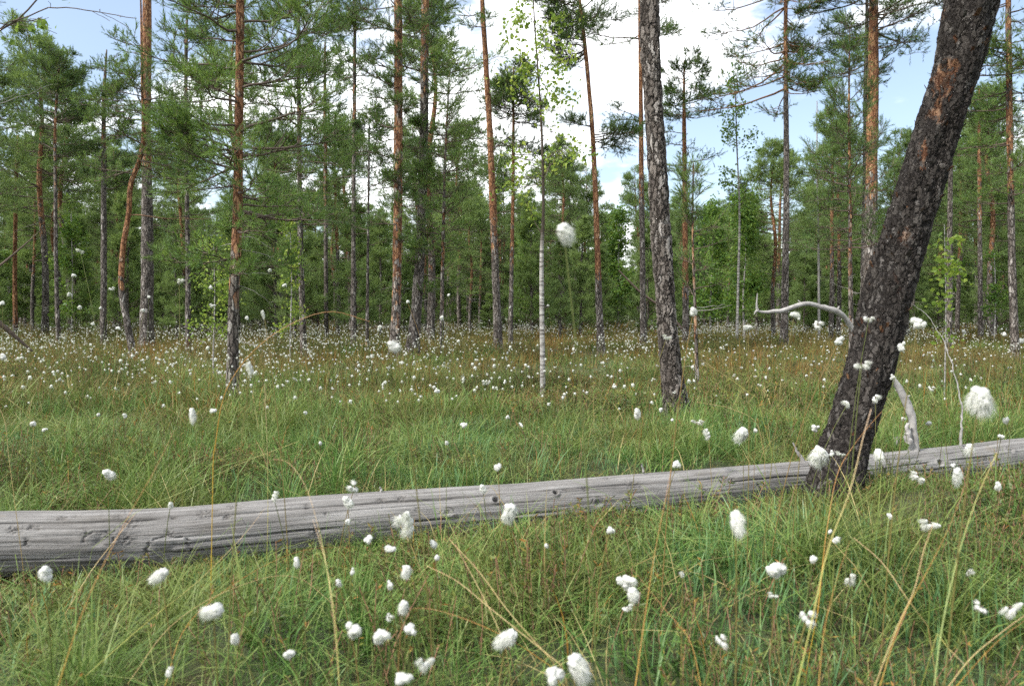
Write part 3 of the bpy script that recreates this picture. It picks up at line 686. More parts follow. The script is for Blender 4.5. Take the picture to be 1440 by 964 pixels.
hero('pine_tree', 'pine tree', 'grey pine seen close right of the leaning one, its crown thin and low', 15,
     [(1333, 520), (1335, 420), (1336, 300), (1337, 200), (1338, 110)], [(110, 3), (200, 6), (300, 7.5), (520, 10)], 0,
     [Z(112, 230, 16, 25, 60, e0=10, e1=15, dens=.8, taper=.4)], None, 45, light=.35, phrase='the grey pine right of the leaner')
hero('pine_tree', 'pine tree', 'small-crowned brown pine between two thicker ones at the far right', 20,
     [(1379, 490), (1378, 350), (1377, 200), (1377, 125)], [(125, 2.5), (200, 5), (490, 8)], 0,
     [Z(128, 225, 18, 42, 42, e0=10, e1=10, dens=.8, taper=.3)], (400, 250, .7), 46, light=.35, phrase='the small-crowned brown pine')
hero('pine_tree', 'pine tree', 'dark red-stemmed pine with many drooping boughs at the right picture edge', 13.5,
     [(1428, 505), (1424, 400), (1421, 250), (1419, 120), (1418, 0)], [(0, 8), (250, 9.5), (400, 11), (505, 13)], 9,
     [Z(-260, -20, 26, 90, 90, e0=5, e1=15), Z(-20, 130, 26, 85, 80, e0=0, e1=5, dens=.95), Z(120, 290, 20, 85, 60, e0=-8, e1=0, dens=.85)], (330, 250, .6), 47, light=.5, phrase='the dark red pine')
hero('pine_tree', 'pine tree', 'dense dark green pine crown reaching in at the left of the stout pine', 18.5,
     [(146, 480), (146, 380), (146, 250), (147, 120), (150, 70)], [(70, 2), (120, 5), (250, 8), (480, 10)], 0,
     [Z(75, 270, 32, 60, 58, e0=5, e1=12, dens=.9, taper=.45)], (300, 200, .4), 48, light=.25, phrase='the dense dark pine')
hero('pine_tree', 'pine tree', 'tall green-crowned pine rising between the stout pine and bushy one', 15,
     [(265, 490), (264, 350), (262, 200), (262, 60), (263, 20)], [(20, 3), (60, 5), (350, 7), (490, 9)], 0,
     [Z(25, 260, 28, 62, 60, e0=5, e1=12, dens=.85, taper=.3), Z(260, 360, 6, 40, 45, e0=0, e1=5, dens=.5)], (260, 180, .4), 49, light=.4)
hero('pine_tree', 'pine tree', 'green pine with crown filling the gap left of the tall pair', 16,
     [(497, 490), (497, 350), (498, 200), (499, 60), (500, -20)], [(-20, 3), (60, 5), (350, 7), (490, 9)], 8,
     [Z(-100, 60, 16, 50, 50, e0=10, e1=15, taper=.4), Z(40, 250, 18, 52, 50, e0=5, e1=12, dens=.8)], (260, 180, .4), 50, light=.38)
hero('pine_tree', 'pine tree', 'pine outside the left picture edge whose sprays hang into the sky', 11,
     [(-52, 520), (-52, 300), (-50, 100), (-48, -60)], [(-60, 6), (100, 8), (520, 13)], 7,
     [Z(40, 110, 7, 60, 75, e0=0, e1=12, dens=.9), Z(-200, 0, 16, 90, 55, e0=10, e1=15), Z(160, 172, 2, 20, 150, dead=1, az=0.0, e0=10, e1=25)], None, 51, light=.3)

# leafy young birches at the meadow's far side
def sapling(label, D, x, ytop, ybase, spread, seed, n=22, ls=.04, mk='leaf', phrase=None):
    hero('birch_sapling', 'young birch', label, D, [(x, ybase), (x + 2, (ybase + ytop) / 2), (x, ytop)], [(ytop, 1.0), (ybase, 2.4)], 0,
         [Z(ytop + 5, ybase - 30, n, spread, spread, e0=40, e1=10, taper=.5)], (0, 1, 0), seed, 8, 40, 'birch', builder='birch',
         leaves_kw=dict(lsize=ls, per=3, lrad=.06, mk=mk, sides=3, shoots=3), phrase=phrase)
sapling('leafy birch sapling with bright leaves just left of the bushy orange pine', 9.0, 300, 335, 500, 36, 60, mk='leaf_bright', phrase='the bright birch sapling')
sapling('narrow birch sapling with bright leaves just right of the bushy orange pine', 12.0, 408, 310, 495, 17, 61, 20, .05, 'leaf_bright')
sapling('bright-leaved sapling peeping out at the right of the leaning pine', 6.5, 1328, 315, 560, 16, 62, 6, .05, 'leaf_bright')
sapling('small green birch at the meadow edge beyond the red pine', 19, 1398, 355, 480, 18, 63, 18, .07)
sapling('light green birch at forest edge behind the slender round-topped pine', 21, 100, 300, 480, 40, 64, 34, .09)

# ------------------------------------------------------------------ copies of forest trees
def copy_thing(root, loc, rz, s):
    r = root.copy(); C.objects.link(r); r.location = loc; r.rotation_euler = (0, 0, rz); r.scale = s
    for ch in list(root.children):
        c = ch.copy(); C.objects.link(c); c.parent = r
    return r

def proto_pine(seed, H, r, z0, spread, n, cnt=9, nl=.10, nw=.014, warm=(.3, .5), light=.45, young=False, lower=0, bend=.02):
    rng = np.random.default_rng(seed)
    pts = [(0, 0, -.1)] + [(rng.normal() * bend * H * q, rng.normal() * bend * H * q, H * q) for q in (.25, .5, .75)] + [(rng.normal() * bend * H, 0, H)]
    g, P, Rr = trunk_mesh(pts, [r, r * .85, r * .7, r * .45, r * .08], 9, 40, (lambda z: warmth(z, H * warm[0], H * warm[1])), rng)
    zs = []
    if young:
        zs = [dict(z0=z0, z1=H * .97, n=n, L=spread, R=spread, e0=15, e1=35, dens=.75, taper=.85, tl=.2)]
    else:
        zs = [dict(z0=z0, z1=H * .8, n=n // 2, L=spread, R=spread, e0=0, e1=10, dens=.85, tl=.2), dict(z0=H * .75, z1=H * .98, n=n // 2, L=spread * .8, R=spread * .8, e0=20, e1=30, dens=.85, taper=.6, tl=.2)]
        if lower: zs.append(dict(z0=z0 * .35, z1=z0, n=lower, L=spread * .6, R=spread * .6, dead=1, e0=-5, e1=-10))
    gb, gn = conifer(rng, P, Rr, zs, nl, nw, cnt, False, light)
    return g, gb, gn
def proto_birch(seed, H, r, z0, spread, n, ls=.11):
    rng = np.random.default_rng(seed)
    pts = [(0, 0, -.1), (.05, .03, H * .3), (-.04, 0, H * .6), (.05, 0, H)]
    g, P, Rr = trunk_mesh(pts, [r, r * .8, r * .5, r * .1], 8, 40, (lambda z: 0 * z), rng)
    gb, gl = birch_crown(rng, P, Rr, [dict(z0=z0, z1=H * .97, n=n, L=spread, R=spread, taper=.6, e0=50, e1=15)], ls, 4, .13, sides=4, shoots=4)
    return g, gb, gl
def proto_spruce(seed, H, r):
    rng = np.random.default_rng(seed)
    g, P, Rr = trunk_mesh([(0, 0, -.1), (0, 0, H * .5), (0, 0, H)], [r, r * .6, r * .06], 8, 30, None, rng)
    gb, gn = conifer(rng, P, Rr, [dict(z0=H * .08, z1=H * .98, n=90, L=H * .17, R=H * .17, e0=-5, e1=-12, dens=.6, taper=.92, tl=.25, up=-.1)], .07, .022, 9, False, .5)
    return g, gb, gn

protos = {'pine': [], 'young': [], 'birch': [], 'spruce': []}
NM = {'pine': 'pine_tree', 'young': 'young_pine', 'birch': 'birch_tree', 'spruce': 'spruce_tree'}
for i in range(6): protos['pine'].append(proto_pine(100 + i, 7.4, .085, 2.2 + (i % 3) * .7, 1.35, 66, warm=(.15 + .1 * (i % 3), .5), light=.45, lower=5))
for i in range(5): protos['young'].append(proto_pine(120 + i, 4.2, .05, .35, 1.0, 60, warm=(2, 3), light=.6, young=True, bend=.01))
for i in range(4): protos['birch'].append(proto_birch(140 + i, 4.8, .04, .7, .95, 46))
protos['spruce'].append(proto_spruce(150, 8, .09)); protos['spruce'].append(proto_spruce(151, 7, .08))
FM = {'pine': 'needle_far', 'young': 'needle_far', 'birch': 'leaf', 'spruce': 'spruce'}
TM = {'pine': 'bark', 'young': 'bark', 'birch': 'birch', 'spruce': 'bark'}
meshes = {}
for k, lst in protos.items():
    for a, b, c in lst: merge(a, b, 1)
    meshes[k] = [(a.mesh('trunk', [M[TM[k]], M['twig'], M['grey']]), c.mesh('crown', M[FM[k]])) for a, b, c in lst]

rng = np.random.default_rng(77)
far = []
hero_px = [a[0] for a in anchors]
def try_place(kind, n, d0, d1, sep, x0=-170, x1=1610, avoid=7):
    k = 0; tries = 0
    while k < n and tries < 9000:
        tries += 1
        px = rng.uniform(x0, x1); D = math.sqrt(rng.uniform(d0 ** 2, d1 ** 2))
        x = (px - 720) / FPX * D
        if D < 26 and min(abs(px - h) for h in hero_px) < avoid: continue
        if any((x - q[1]) ** 2 + (D - q[2]) ** 2 < sep ** 2 for q in far): continue
        far.append((kind, x, D, px)); k += 1
try_place('pine', 34, 19, 28, 1.3)
try_place('young', 64, 19, 32, 1.0)
try_place('birch', 16, 20, 34, 1.0)
try_place('pine', 74, 28, 42, .9)
try_place('young', 40, 30, 42, .9)
try_place('spruce', 8, 32, 44, 1.5)
try_place('sapling', 64, 23, 40, .7)
protos['sapling'] = []; meshes['sapling'] = meshes['young']; NM['sapling'] = 'young_pine'
DESC = {'sapling': ('low pine sapling', 'young pine'), 'pine': ('slim brown far pine', 'pine tree'), 'young': ('bushy young far pine', 'young pine'), 'birch': ('leafy far birch', 'birch tree'), 'spruce': ('dark pointed far spruce', 'spruce tree')}
ORD = [w_ + ' ' for w_ in ' second third fourth fifth sixth seventh eighth ninth tenth eleventh twelfth thirteenth fourteenth fifteenth sixteenth seventeenth eighteenth'.split(' ')]
cnts = {}
for kind, x, D, px in sorted(far, key=lambda q: min(abs(q[3] - a[0]) for a in anchors)):
    v = meshes[kind][rng.integers(len(meshes[kind]))]
    root = empty(NM[kind], (x, D, float(gz(x, D)) - .02))
    root.rotation_euler = (rng.normal() * .015, rng.normal() * .02, rng.uniform(0, 6.28))
    H = {'pine': rng.uniform(.72, 1.25), 'young': rng.uniform(.5, 1.1), 'birch': rng.uniform(.6, 1.15), 'spruce': rng.uniform(.7, 1.0), 'sapling': rng.uniform(.28, .55)}[kind]
    if D < 28 and kind == 'pine': H *= 1.0 if (px < 660 or px > 1300) else .78
    if kind == 'pine' and 660 < px < 1300: H = min(H, .95)
    root.scale = (H * rng.uniform(.9, 1.1) * (1.5 if kind == 'sapling' else 1),) * 2 + (H,)
    for nm, me in zip(('trunk', 'crown'), v):
        o = bpy.data.objects.new(nm, me); C.objects.link(o); o.parent = root
    a = min(anchors, key=lambda q: abs(q[0] - px)); side = 'left' if px < a[0] else 'right'
    desc, cat = DESC[kind]; key = (desc, side, a[1]); n = cnts.get(key, 0); cnts[key] = n + 1
    lab = f"{desc}, {ORD[min(n, 17)]}to the {side} of {a[1]}" if n else f"{desc} next on the {side} of {a[1]}"
    tag(root, lab, cat, 'far trees of the forest behind the bog')

# ------------------------------------------------------------------ scatter by geometry nodes (stuff nobody could count)
src_i = [0]
def src_collection(name, meshes_):
    col = bpy.data.collections.new(name)
    for i, me in enumerate(meshes_):
        o = bpy.data.objects.new(f'{name}_{i:02d}_source', me); col.objects.link(o)
    return col
def scatter(name, pts, rot, scl, idx, col, label, matfallback):
    me = bpy.data.meshes.new(name); n = len(pts)
    me.vertices.add(n); me.vertices.foreach_set('co', np.asarray(pts, np.float32).ravel())
    a = me.attributes.new('rot', 'FLOAT_VECTOR', 'POINT'); a.data.foreach_set('vector', np.asarray(rot, np.float32).ravel())
    a = me.attributes.new('scl', 'FLOAT_VECTOR', 'POINT'); a.data.foreach_set('vector', np.asarray(scl, np.float32).ravel())
    a = me.attributes.new('idx', 'INT', 'POINT'); a.data.foreach_set('value', np.asarray(idx, np.int32))
    o = bpy.data.objects.new(name, me); C.objects.link(o)
    ng = bpy.data.node_groups.new(name + '_nodes', 'GeometryNodeTree')
    ng.interface.new_socket('Geometry', in_out='INPUT', socket_type='NodeSocketGeometry'); ng.interface.new_socket('Geometry', in_out='OUTPUT', socket_type='NodeSocketGeometry')
    gi = ng.nodes.new('NodeGroupInput'); go = ng.nodes.new('NodeGroupOutput'); ip = ng.nodes.new('GeometryNodeInstanceOnPoints'); ci = ng.nodes.new('GeometryNodeCollectionInfo')
    ci.inputs['Collection'].default_value = col; ci.inputs['Separate Children'].default_value = True; ci.inputs['Reset Children'].default_value = True
    ip.inputs['Pick Instance'].default_value = True
    def named(nm, typ):
        q = ng.nodes.new('GeometryNodeInputNamedAttribute'); q.data_type = typ; q.inputs['Name'].default_value = nm; return q.outputs['Attribute']
    er = ng.nodes.new('FunctionNodeEulerToRotation')
    ng.links.new(named('rot', 'FLOAT_VECTOR'), er.inputs[0]); ng.links.new(er.outputs[0], ip.inputs['Rotation'])
    ng.links.new(named('scl', 'FLOAT_VECTOR'), ip.inputs['Scale']); ng.links.new(named('idx', 'INT'), ip.inputs['Instance Index'])
    ng.links.new(gi.outputs[0], ip.inputs['Points']); ng.links.new(ci.outputs[0], ip.inputs['Instance']); ng.links.new(ip.outputs[0], go.inputs[0])
    md = o.modifiers.new('scatter', 'NODES'); md.node_group = ng
    o['kind'] = 'stuff'; o['label'] = label
    return o

def joined(parts):
    """join (G, material) pairs into one mesh"""
    g = G(); mats = []
    for src, ms in parts:
        ms = ms if isinstance(ms, list) else [ms]; off = len(mats); mats += ms
        k = g.n
        for V, T, Wm in zip(src.V, src.T, src.Wm): g.V.append(V); g.T.append(T); g.Wm.append(Wm)
        for F, m_, s_ in zip(src.F, src.M, src.S): g.F.append(F + k); g.M.append(m_ + off); g.S.append(s_)
        g.n += src.n
    return g.mesh('wood', mats)
fl = []
for k in ('pine', 'young', 'birch', 'spruce'):
    for a, b, c in protos[k][:4]: fl.append(joined([(a, [M[TM[k]], M['twig'], M['grey']]), (c, M[FM[k]])]))
nk = len(fl)
pts = []; 
for _ in range(1000):
    D = math.sqrt(rng.uniform(41 ** 2, 95 ** 2)); px = rng.uniform(-350, 1790); x = (px - 720) / FPX * D; pts.append((x, D, float(gz(x, D))))
pts = np.array(pts); n = len(pts)
p_ = np.r_[np.full(4, .115), np.full(4, .10), np.full(4, .012), np.full(nk - 12, .10 / (nk - 12))]; p_ /= p_.sum()
idx = rng.choice(nk, n, p=p_); s = rng.uniform(.75, 1.1, n) * np.where((idx >= 4) & (idx < 12), 1.1, 1.0)
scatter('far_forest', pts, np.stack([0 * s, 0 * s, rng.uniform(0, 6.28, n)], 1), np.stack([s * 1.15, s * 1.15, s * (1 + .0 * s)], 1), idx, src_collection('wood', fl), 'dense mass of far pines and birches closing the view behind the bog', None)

# ------------------------------------------------------------------ fallen log
LOGP = [(-260, 790, 2.25, .116), (-60, 770, 2.40, .108), (0, 765, 2.45, .103), (130, 762, 2.52, .103), (240, 757, 2.60, .102), (360, 746, 2.69, .101), (480, 735, 2.78, .100), (600, 725, 2.88, .100), (720, 716, 2.99, .101), (840, 706, 3.11, .101), (960, 694, 3.26, .097), (1080, 681, 3.44, .094), (1180, 672, 3.62, .094), (1260, 664, 3.78, .098), (1340, 655, 3.95, .101), (1440, 643, 4.15, .104), (1560, 632, 4.42, .108), (1640, 626, 4.6, .108)]
logpts = np.array([W(a, b, c) for a, b, c, r in LOGP]); lograd = np.array([q[3] for q in LOGP])
def fallen_log():
    n, k = 1900, 220
    P = resample(logpts, n); dd = np.r_[0, np.cumsum(np.linalg.norm(np.diff(logpts, axis=0), axis=1))]; s = np.linspace(0, dd[-1], n)
    Rr = np.interp(s, dd, lograd)
    T = norm(np.gradient(P, axis=0)); up = np.array([0, 0, 1.]); A = norm(np.cross(T, up)); B = np.cross(A, T)   # A towards camera side
    th = np.arange(k) / k * 2 * PI
    S, TH = np.meshgrid(s, th, indexing='ij')
    # angle 0 faces the camera (A), 90 deg is the top
    r = Rr[:, None] * (1 + (vnoise(S * 1.4 + 3, np.cos(TH) * 1.1 + 9, 31) - .5) * .10 + (vnoise(S * 5, np.sin(TH) * 3 + 30, 32) - .5) * .035)
    cv = lambda x, y, sd: vnoise(x, y, sd)
    r = r + Rr[:, None] * (cv(S * 1.2, TH * 30 + 100, 33) - .5) * .018 + Rr[:, None] * (cv(S * 3 + 50, TH * 11 + 100, 34) - .5) * .02
    darken = np.zeros_like(r)  # darker wood tone along cracks, knot rings, holes and scars
    rg = np.random.default_rng(5)
    cr_ = [(52, .0, 3.4, .0085), (6, 0, 2.4, .008), (58, 3.3, 4.7, .006), (32, 3.0, 5.2, .008), (26, 1.5, 3.0, .004), (75, .8, 2.2, .004), (14, 3.4, 4.6, .006), (-12, .2, 3.8, .006), (44, 5.2, 7.0, .006), (18, 5.6, 7.4, .006), (70, 4.4, 6.2, .004)]
    for _ in range(46): a0 = rg.uniform(-25, 110); s0 = rg.uniform(0, 7); cr_.append((a0, s0, s0 + rg.uniform(.12, .8), rg.uniform(.0015, .003)))
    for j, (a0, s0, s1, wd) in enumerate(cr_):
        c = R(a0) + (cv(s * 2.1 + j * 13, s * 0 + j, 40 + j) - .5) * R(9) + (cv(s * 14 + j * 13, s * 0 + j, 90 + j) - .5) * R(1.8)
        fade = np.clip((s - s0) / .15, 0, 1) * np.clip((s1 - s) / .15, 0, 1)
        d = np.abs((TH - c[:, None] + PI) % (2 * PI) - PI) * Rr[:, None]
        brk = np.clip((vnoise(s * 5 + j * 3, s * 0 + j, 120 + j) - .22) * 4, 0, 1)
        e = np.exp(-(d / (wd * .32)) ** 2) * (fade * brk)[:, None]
        r -= e * wd * 1.2; darken = np.maximum(darken, e * .8)
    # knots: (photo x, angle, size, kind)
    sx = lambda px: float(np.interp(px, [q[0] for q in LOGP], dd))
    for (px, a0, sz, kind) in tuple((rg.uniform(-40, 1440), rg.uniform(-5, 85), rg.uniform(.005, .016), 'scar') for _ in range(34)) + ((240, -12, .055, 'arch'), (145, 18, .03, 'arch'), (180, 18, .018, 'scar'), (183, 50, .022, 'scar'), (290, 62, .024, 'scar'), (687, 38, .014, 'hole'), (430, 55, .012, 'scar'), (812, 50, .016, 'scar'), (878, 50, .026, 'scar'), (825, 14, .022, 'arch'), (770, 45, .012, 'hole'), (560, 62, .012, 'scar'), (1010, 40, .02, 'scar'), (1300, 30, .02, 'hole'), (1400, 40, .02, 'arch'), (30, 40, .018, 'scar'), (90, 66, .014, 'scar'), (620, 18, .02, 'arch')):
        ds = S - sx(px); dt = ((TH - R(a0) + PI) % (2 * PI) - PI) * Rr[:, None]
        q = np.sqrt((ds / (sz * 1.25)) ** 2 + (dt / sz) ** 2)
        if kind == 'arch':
            q = q + (cv(S * 40, TH * 12 + 100, 57) - .5) * .35; ring = np.exp(-((q - 1) / .07) ** 2) * (dt > -sz * .1) * (cv(S * 60, TH * 20 + 100, 58) > .25); r += .012 * np.exp(-(q / 1.1) ** 2) - ring * .006; darken = np.maximum(darken, ring * .7); r -= .016 * np.exp(-(q / .55) ** 2)
        elif kind == 'hole': e = np.exp(-(q / .6) ** 4); r -= e * .018; r += .004 * np.exp(-((q - 1) / .3) ** 2); darken = np.maximum(darken, e * .85)
        else: e = np.exp(-(q / 1.0) ** 2) * (cv(S * 130, TH * 60 + 100, 55) > .52); r -= e * .006; darken = np.maximum(darken, e * .6)
    V = P[:, None, :] + A[:, None, :] * (r * np.cos(TH))[..., None] + B[:, None, :] * (r * np.sin(TH))[..., None]
    i = np.arange(n - 1)[:, None] * k; j = np.arange(k)[None, :]; j2 = (j + 1) % k
    F = np.stack([i + j, i + j2, i + k + j2, i + k + j], -1).reshape(-1, 4)
    g = G(); g.add(V.reshape(-1, 3), F, 0, np.clip(darken, 0, .9).reshape(-1), smooth=True)
    base = np.array([P[n // 2, 0], P[n // 2, 1], P[n // 2, 2] - .08])
    g.UV = np.stack([S, np.cos(TH) * Rr[:, None], np.sin(TH) * Rr[:, None]], -1).reshape(-1, 3)
    root = empty('fallen_log', base)
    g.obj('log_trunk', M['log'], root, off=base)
    def branch(pts, rad, name, k=14, nn=60, sd=1):
        Pb = resample([W(*p) for p in pts], nn); rr = .85 * np.interp(np.linspace(0, 1, nn), np.linspace(0, 1, len(rad)), rad)
        rg = np.random.default_rng(sd); Pb[1:-1] += rg.normal(size=(nn - 2, 3)) * .0012 + np.stack([np.sin(np.arange(nn - 2) * .9 + sd), 0 * np.arange(nn - 2), np.sin(np.arange(nn - 2) * .63)], 1) * min(.004, rad[0] * .22)
        rr = rr * (1 + .16 * np.sin(np.linspace(0, 40, nn) + sd) * rg.uniform(.3, 1, nn) + .35 * (rg.uniform(size=nn) > .93))
        V, F = tubes(Pb[None], rr[None], k); gg = G(); gg.add(V, F, smooth=True); return gg.obj(name, M['snag'], root, off=base)
    # bare curved limb that passes behind the leaning pine and hooks back to the left
    b1 = branch([(1284, 640, 3.84), (1286, 612, 3.84), (1283, 590, 3.85), (1272, 560, 3.86), (1254, 533, 3.86), (1232, 505, 3.84), (1210, 478, 3.82), (1192, 452, 3.80), (1176, 437, 3.78), (1150, 430, 3.76), (1128, 428, 3.74), (1105, 434, 3.72), (1085, 439, 3.70), (1066, 437, 3.69), (1063, 425, 3.69), (1065, 412, 3.69)],
           [.024, .022, .021, .022, .022, .021, .021, .020, .016, .015, .016, .014, .012, .013, .006, .0015], 'branch')
    branch([(1176, 438, 3.78), (1180, 430, 3.78)], [.007, .003], 'broken_twig', 7, 6, 12)
    branch([(1128, 429, 3.74), (1122, 422, 3.74)], [.006, .002], 'broken_twig', 7, 6, 13)
    branch([(1272, 562, 3.86), (1280, 556, 3.86)], [.009, .004], 'broken_twig', 7, 6, 14)
    branch([(1066, 436, 3.69), (1060, 442, 3.69)], [.008, .002], 'broken_tip', 8, 8, 2)
    branch([(1278, 622, 3.82), (1276, 606, 3.82), (1277, 594, 3.82)], [.022, .018, .008], 'broken_stub', 10, 14, 3)
    branch([(1352, 630, 3.96), (1351, 608, 3.96), (1353, 580, 3.97), (1347, 545, 3.98), (1335, 500, 4.0), (1322, 470, 4.02), (1300, 440, 4.04), (1280, 425, 4.05)], [.010, .006, .0045, .0035, .003, .0022, .002, .001], 'thin_branch', 8, 50, 4)
    branch([(536, 695, 2.83), (535, 684, 2.83)], [.006, .003], 'broken_stub', 8, 8, 5)
    branch([(905, 664, 3.18), (902, 652, 3.18)], [.006, .003], 'broken_stub', 8, 8, 6)
    branch([(1130, 650, 3.52), (1120, 632, 3.52), (1115, 622, 3.52)], [.012, .008, .003], 'broken_stub', 8, 12, 7)
    tag(root, 'long silvery weathered log lying across the bog with cracks and knots', 'fallen log')
    return P, Rr
LP, LR = fallen_log()

def stick(name, cat, label, pts, rad, m, k=6, nn=24, seed=0, twigs=0, group=None):
    P = resample([W(*p) for p in pts], nn); rr = np.interp(np.linspace(0, 1, nn), np.linspace(0, 1, len(rad)), rad)
    g = G(); V, F = tubes(P[None], rr[None], k); g.add(V, F, smooth=True)
    if twigs:
        rg = np.random.default_rng(seed); Q, Rs, Ls = side_set(rg, P[None, ::3], rr[None, ::3], np.array([np.linalg.norm(P[-1] - P[0])]), twigs, .3, .25, 45, 4, .0)
        V, F = tubes(Q, np.maximum(Rs * .6, .001), 4); g.add(V, F)
    o = g.obj(name, M[m], off=P[0]); return tag(o, label, cat, group)
stick('dead_branch', 'branch', 'blackened broken branch slanting into the grass at the left edge', [(-60, 395, 9), (-5, 450, 9.1), (18, 470, 9.2), (46, 494, 9.3)], [.035, .03, .028, .012], 'twig', 8, twigs=3)
stick('dead_branch', 'branch', 'thin dark bare branch reaching up into view at the left edge', [(-60, 408, 9), (0, 373, 9), (28, 350, 9), (56, 325, 9)], [.025, .018, .012, .004], 'twig', 6, twigs=4, seed=3)
stick('stump', 'stump', 'small grey cut-off stump behind the log beside the bare curved limb', [(1262, 652, 4.4), (1262, 632, 4.4), (1262, 614, 4.4)], [.022, .019, .018], 'snag', 10, 12)
stick('dead_branch', 'branch', 'dark thin branch leaning behind the birch trunk', [(870, 380, 20), (900, 410, 20), (940, 440, 20), (965, 470, 20)], [.02, .03, .035, .04], 'twig', 6, seed=4)

# overhanging leafy twigs at the top left corner, from a birch standing outside the picture
def corner_birch():
    rng = np.random.default_rng(91)
    base = W(-330, 700, 3.4); base[2] = float(gz(base[0], base[1])); root = empty('birch_tree', base)
    pts = [base - [0, 0, .05], base + [.02, 0, 1], base + [.1, 0, 2], base + [.25, .1, 3.2], base + [.3, .1, 4.2]]
    g, P, Rr = trunk_mesh(pts, [.05, .045, .035, .022, .005], 14, 60, lambda z: 0 * z, rng); 
    b0 = P[int(len(P) * .42)]
    gb, gl = G(), G()
    def line(pp, r0, r1, nn=22):
        Q = resample([np.array(q) for q in pp], nn); Q[1:-1] += rng.normal(size=(nn - 2, 3)) * .004
        V, F = tubes(Q[None], np.linspace(r0, r1, nn)[None], 5); gb.add(V, F, 0, smooth=True); return Q
    m1 = line([b0, W(-120, 120, 3.4), W(0, 42, 3.4), W(40, 14, 3.4), W(66, -20, 3.4)], .008, .003)
    m2 = line([m1[12], W(20, 30, 3.4), W(80, 10, 3.4), W(140, 18, 3.4), W(192, 26, 3.4)], .004, .0015)
    m3 = line([m1[10], W(-30, 36, 3.4), W(20, 32, 3.45), W(60, 24, 3.5)], .005, .0015)
    subs = []
    for mm in (m1, m2, m3):
        Q, Rs, Ls = side_set(rng, mm[None, ::3], np.full((1, len(mm[::3])), .003), np.array([.6]), 8, .35, .4, 50, 6, -.12)
        V, F = tubes(Q, np.full(Rs.shape, .0011), 4); gb.add(V, F); subs.append(Q)
    for Q in subs[:1] + subs[2:]:
        leaves(gl, Q[:, 2:].reshape(-1, 3)[rng.uniform(size=len(Q) * 4) < .7], 1, .012, .038, rng, 0, .8)
    merge(g, gb, 1); g.obj('trunk', [M['birch'], M['twig'], M['grey']], root, off=base); gl.obj('crown', M['leaf'], root, off=base)
    tag(root, 'birch with dark twigs overhang the top left corner', 'birch tree', TREE_G)
corner_birch()

# ------------------------------------------------------------------ grass
def patch(rng, n, rad, h0, h1, wd, lean, curve, tint=(.2, .8), clump=0):
    g = G()
    r = rad * np.sqrt(rng.uniform(0, 1, n)); a = rng.uniform(0, 2 * PI, n); p = np.stack([r * np.cos(a), r * np.sin(a), np.full(n, -.02)], 1)
    if clump:
        c = rng.normal(size=(clump, 2)) * rad * .5; k = rng.integers(0, clump, n); p[:, :2] = c[k] + rng.normal(size=(n, 2)) * .012
    az = rng.uniform(0, 2 * PI, n); d = np.stack([np.cos(az), np.sin(az), 0 * az], 1)
    h = rng.uniform(h0, h1, n); ln = np.abs(rng.normal(size=n)) * lean; cu = rng.uniform(0, 1, n) * curve
    sa = az + PI / 2 + rng.normal(size=n) * .6; sd_ = np.stack([np.cos(sa), np.sin(sa), 0 * sa], 1)
    ws = wd * rng.uniform(.6, 1.2, n)
    rows = []
    for s, wf in ((0, .8), (.3, 1.), (.6, .8), (.85, .45), (1, 0)):
        c = p + d * ((ln * s + cu * s ** 2.3) * h)[:, None] + np.array([0, 0, 1.]) * (h * (s - .45 * cu * s ** 2.6 - .15 * ln * s * s))[:, None]
        rows += [c] if wf == 0 else [c + sd_ * (ws * wf / 2)[:, None], c - sd_ * (ws * wf / 2)[:, None]]
    V = np.stack(rows, 1); b = np.arange(n)[:, None] * 9
    F = [np.concatenate([b + [0, 1, 3, 2], b + [2, 3, 5, 4], b + [4, 5, 7, 6]]), b + [6, 7, 8]]
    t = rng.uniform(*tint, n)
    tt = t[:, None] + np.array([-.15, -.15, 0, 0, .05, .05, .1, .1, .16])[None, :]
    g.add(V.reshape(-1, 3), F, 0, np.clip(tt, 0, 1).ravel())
    return g
def shrub_patch(rng, n, rad, h0, h1, lw=.0035, ll=.016, nl=26, warmtip=.9):
    """upright leafy dwarf-shrub shoots"""
    g = G()
    r = rad * np.sqrt(rng.uniform(0, 1, n)); a = rng.uniform(0, 2 * PI, n); p = np.stack([r * np.cos(a), r * np.sin(a), np.full(n, -.02)], 1)
    h = rng.uniform(h0, h1, n); d = norm(rng.normal(size=(n, 3)) * [.22, .22, 0] + [0, 0, 1]); bend = rng.normal(size=(n, 3)) * .15 * [1, 1, 0]
    q = [p + d * (h * s)[:, None] + bend * (h * s * s)[:, None] for s in (0, .33, .66, 1)]
    Q = np.stack(q, 1); V, F = tubes(Q, np.full((n, 4), .0011), 3); g.add(V, F, 1, .5)
    t = rng.uniform(.25, 1, (n, nl)); x = t * 3; i = np.minimum(x.astype(int), 2); s = (x - i)[..., None]; ar = np.arange(n)[:, None]
    B = (Q[ar, i] * (1 - s) + Q[ar, i + 1] * s).reshape(-1, 3); m = len(B)
    az = rng.uniform(0, 2 * PI, m); el = rng.uniform(.2, 1.0, m); dd = np.stack([np.cos(az) * np.cos(el), np.sin(az) * np.cos(el), np.sin(el)], 1)
    sd_ = norm(np.cross(dd, rng.normal(size=(m, 3)))); l = ll * rng.uniform(.6, 1.2, (m, 1))
    V = np.stack([B, B + dd * l * .5 + sd_ * lw / 2, B + dd * l, B + dd * l * .5 - sd_ * lw / 2], 1).reshape(-1, 3)
    tt = np.clip(np.repeat(rng.uniform(.2, .7, n), nl) + (t.ravel() > .88) * rng.uniform(0, .5, m) * warmtip, 0, 1)
    g.add(V, np.arange(len(V)).reshape(-1, 4), 0, np.repeat(tt, 4)); return g

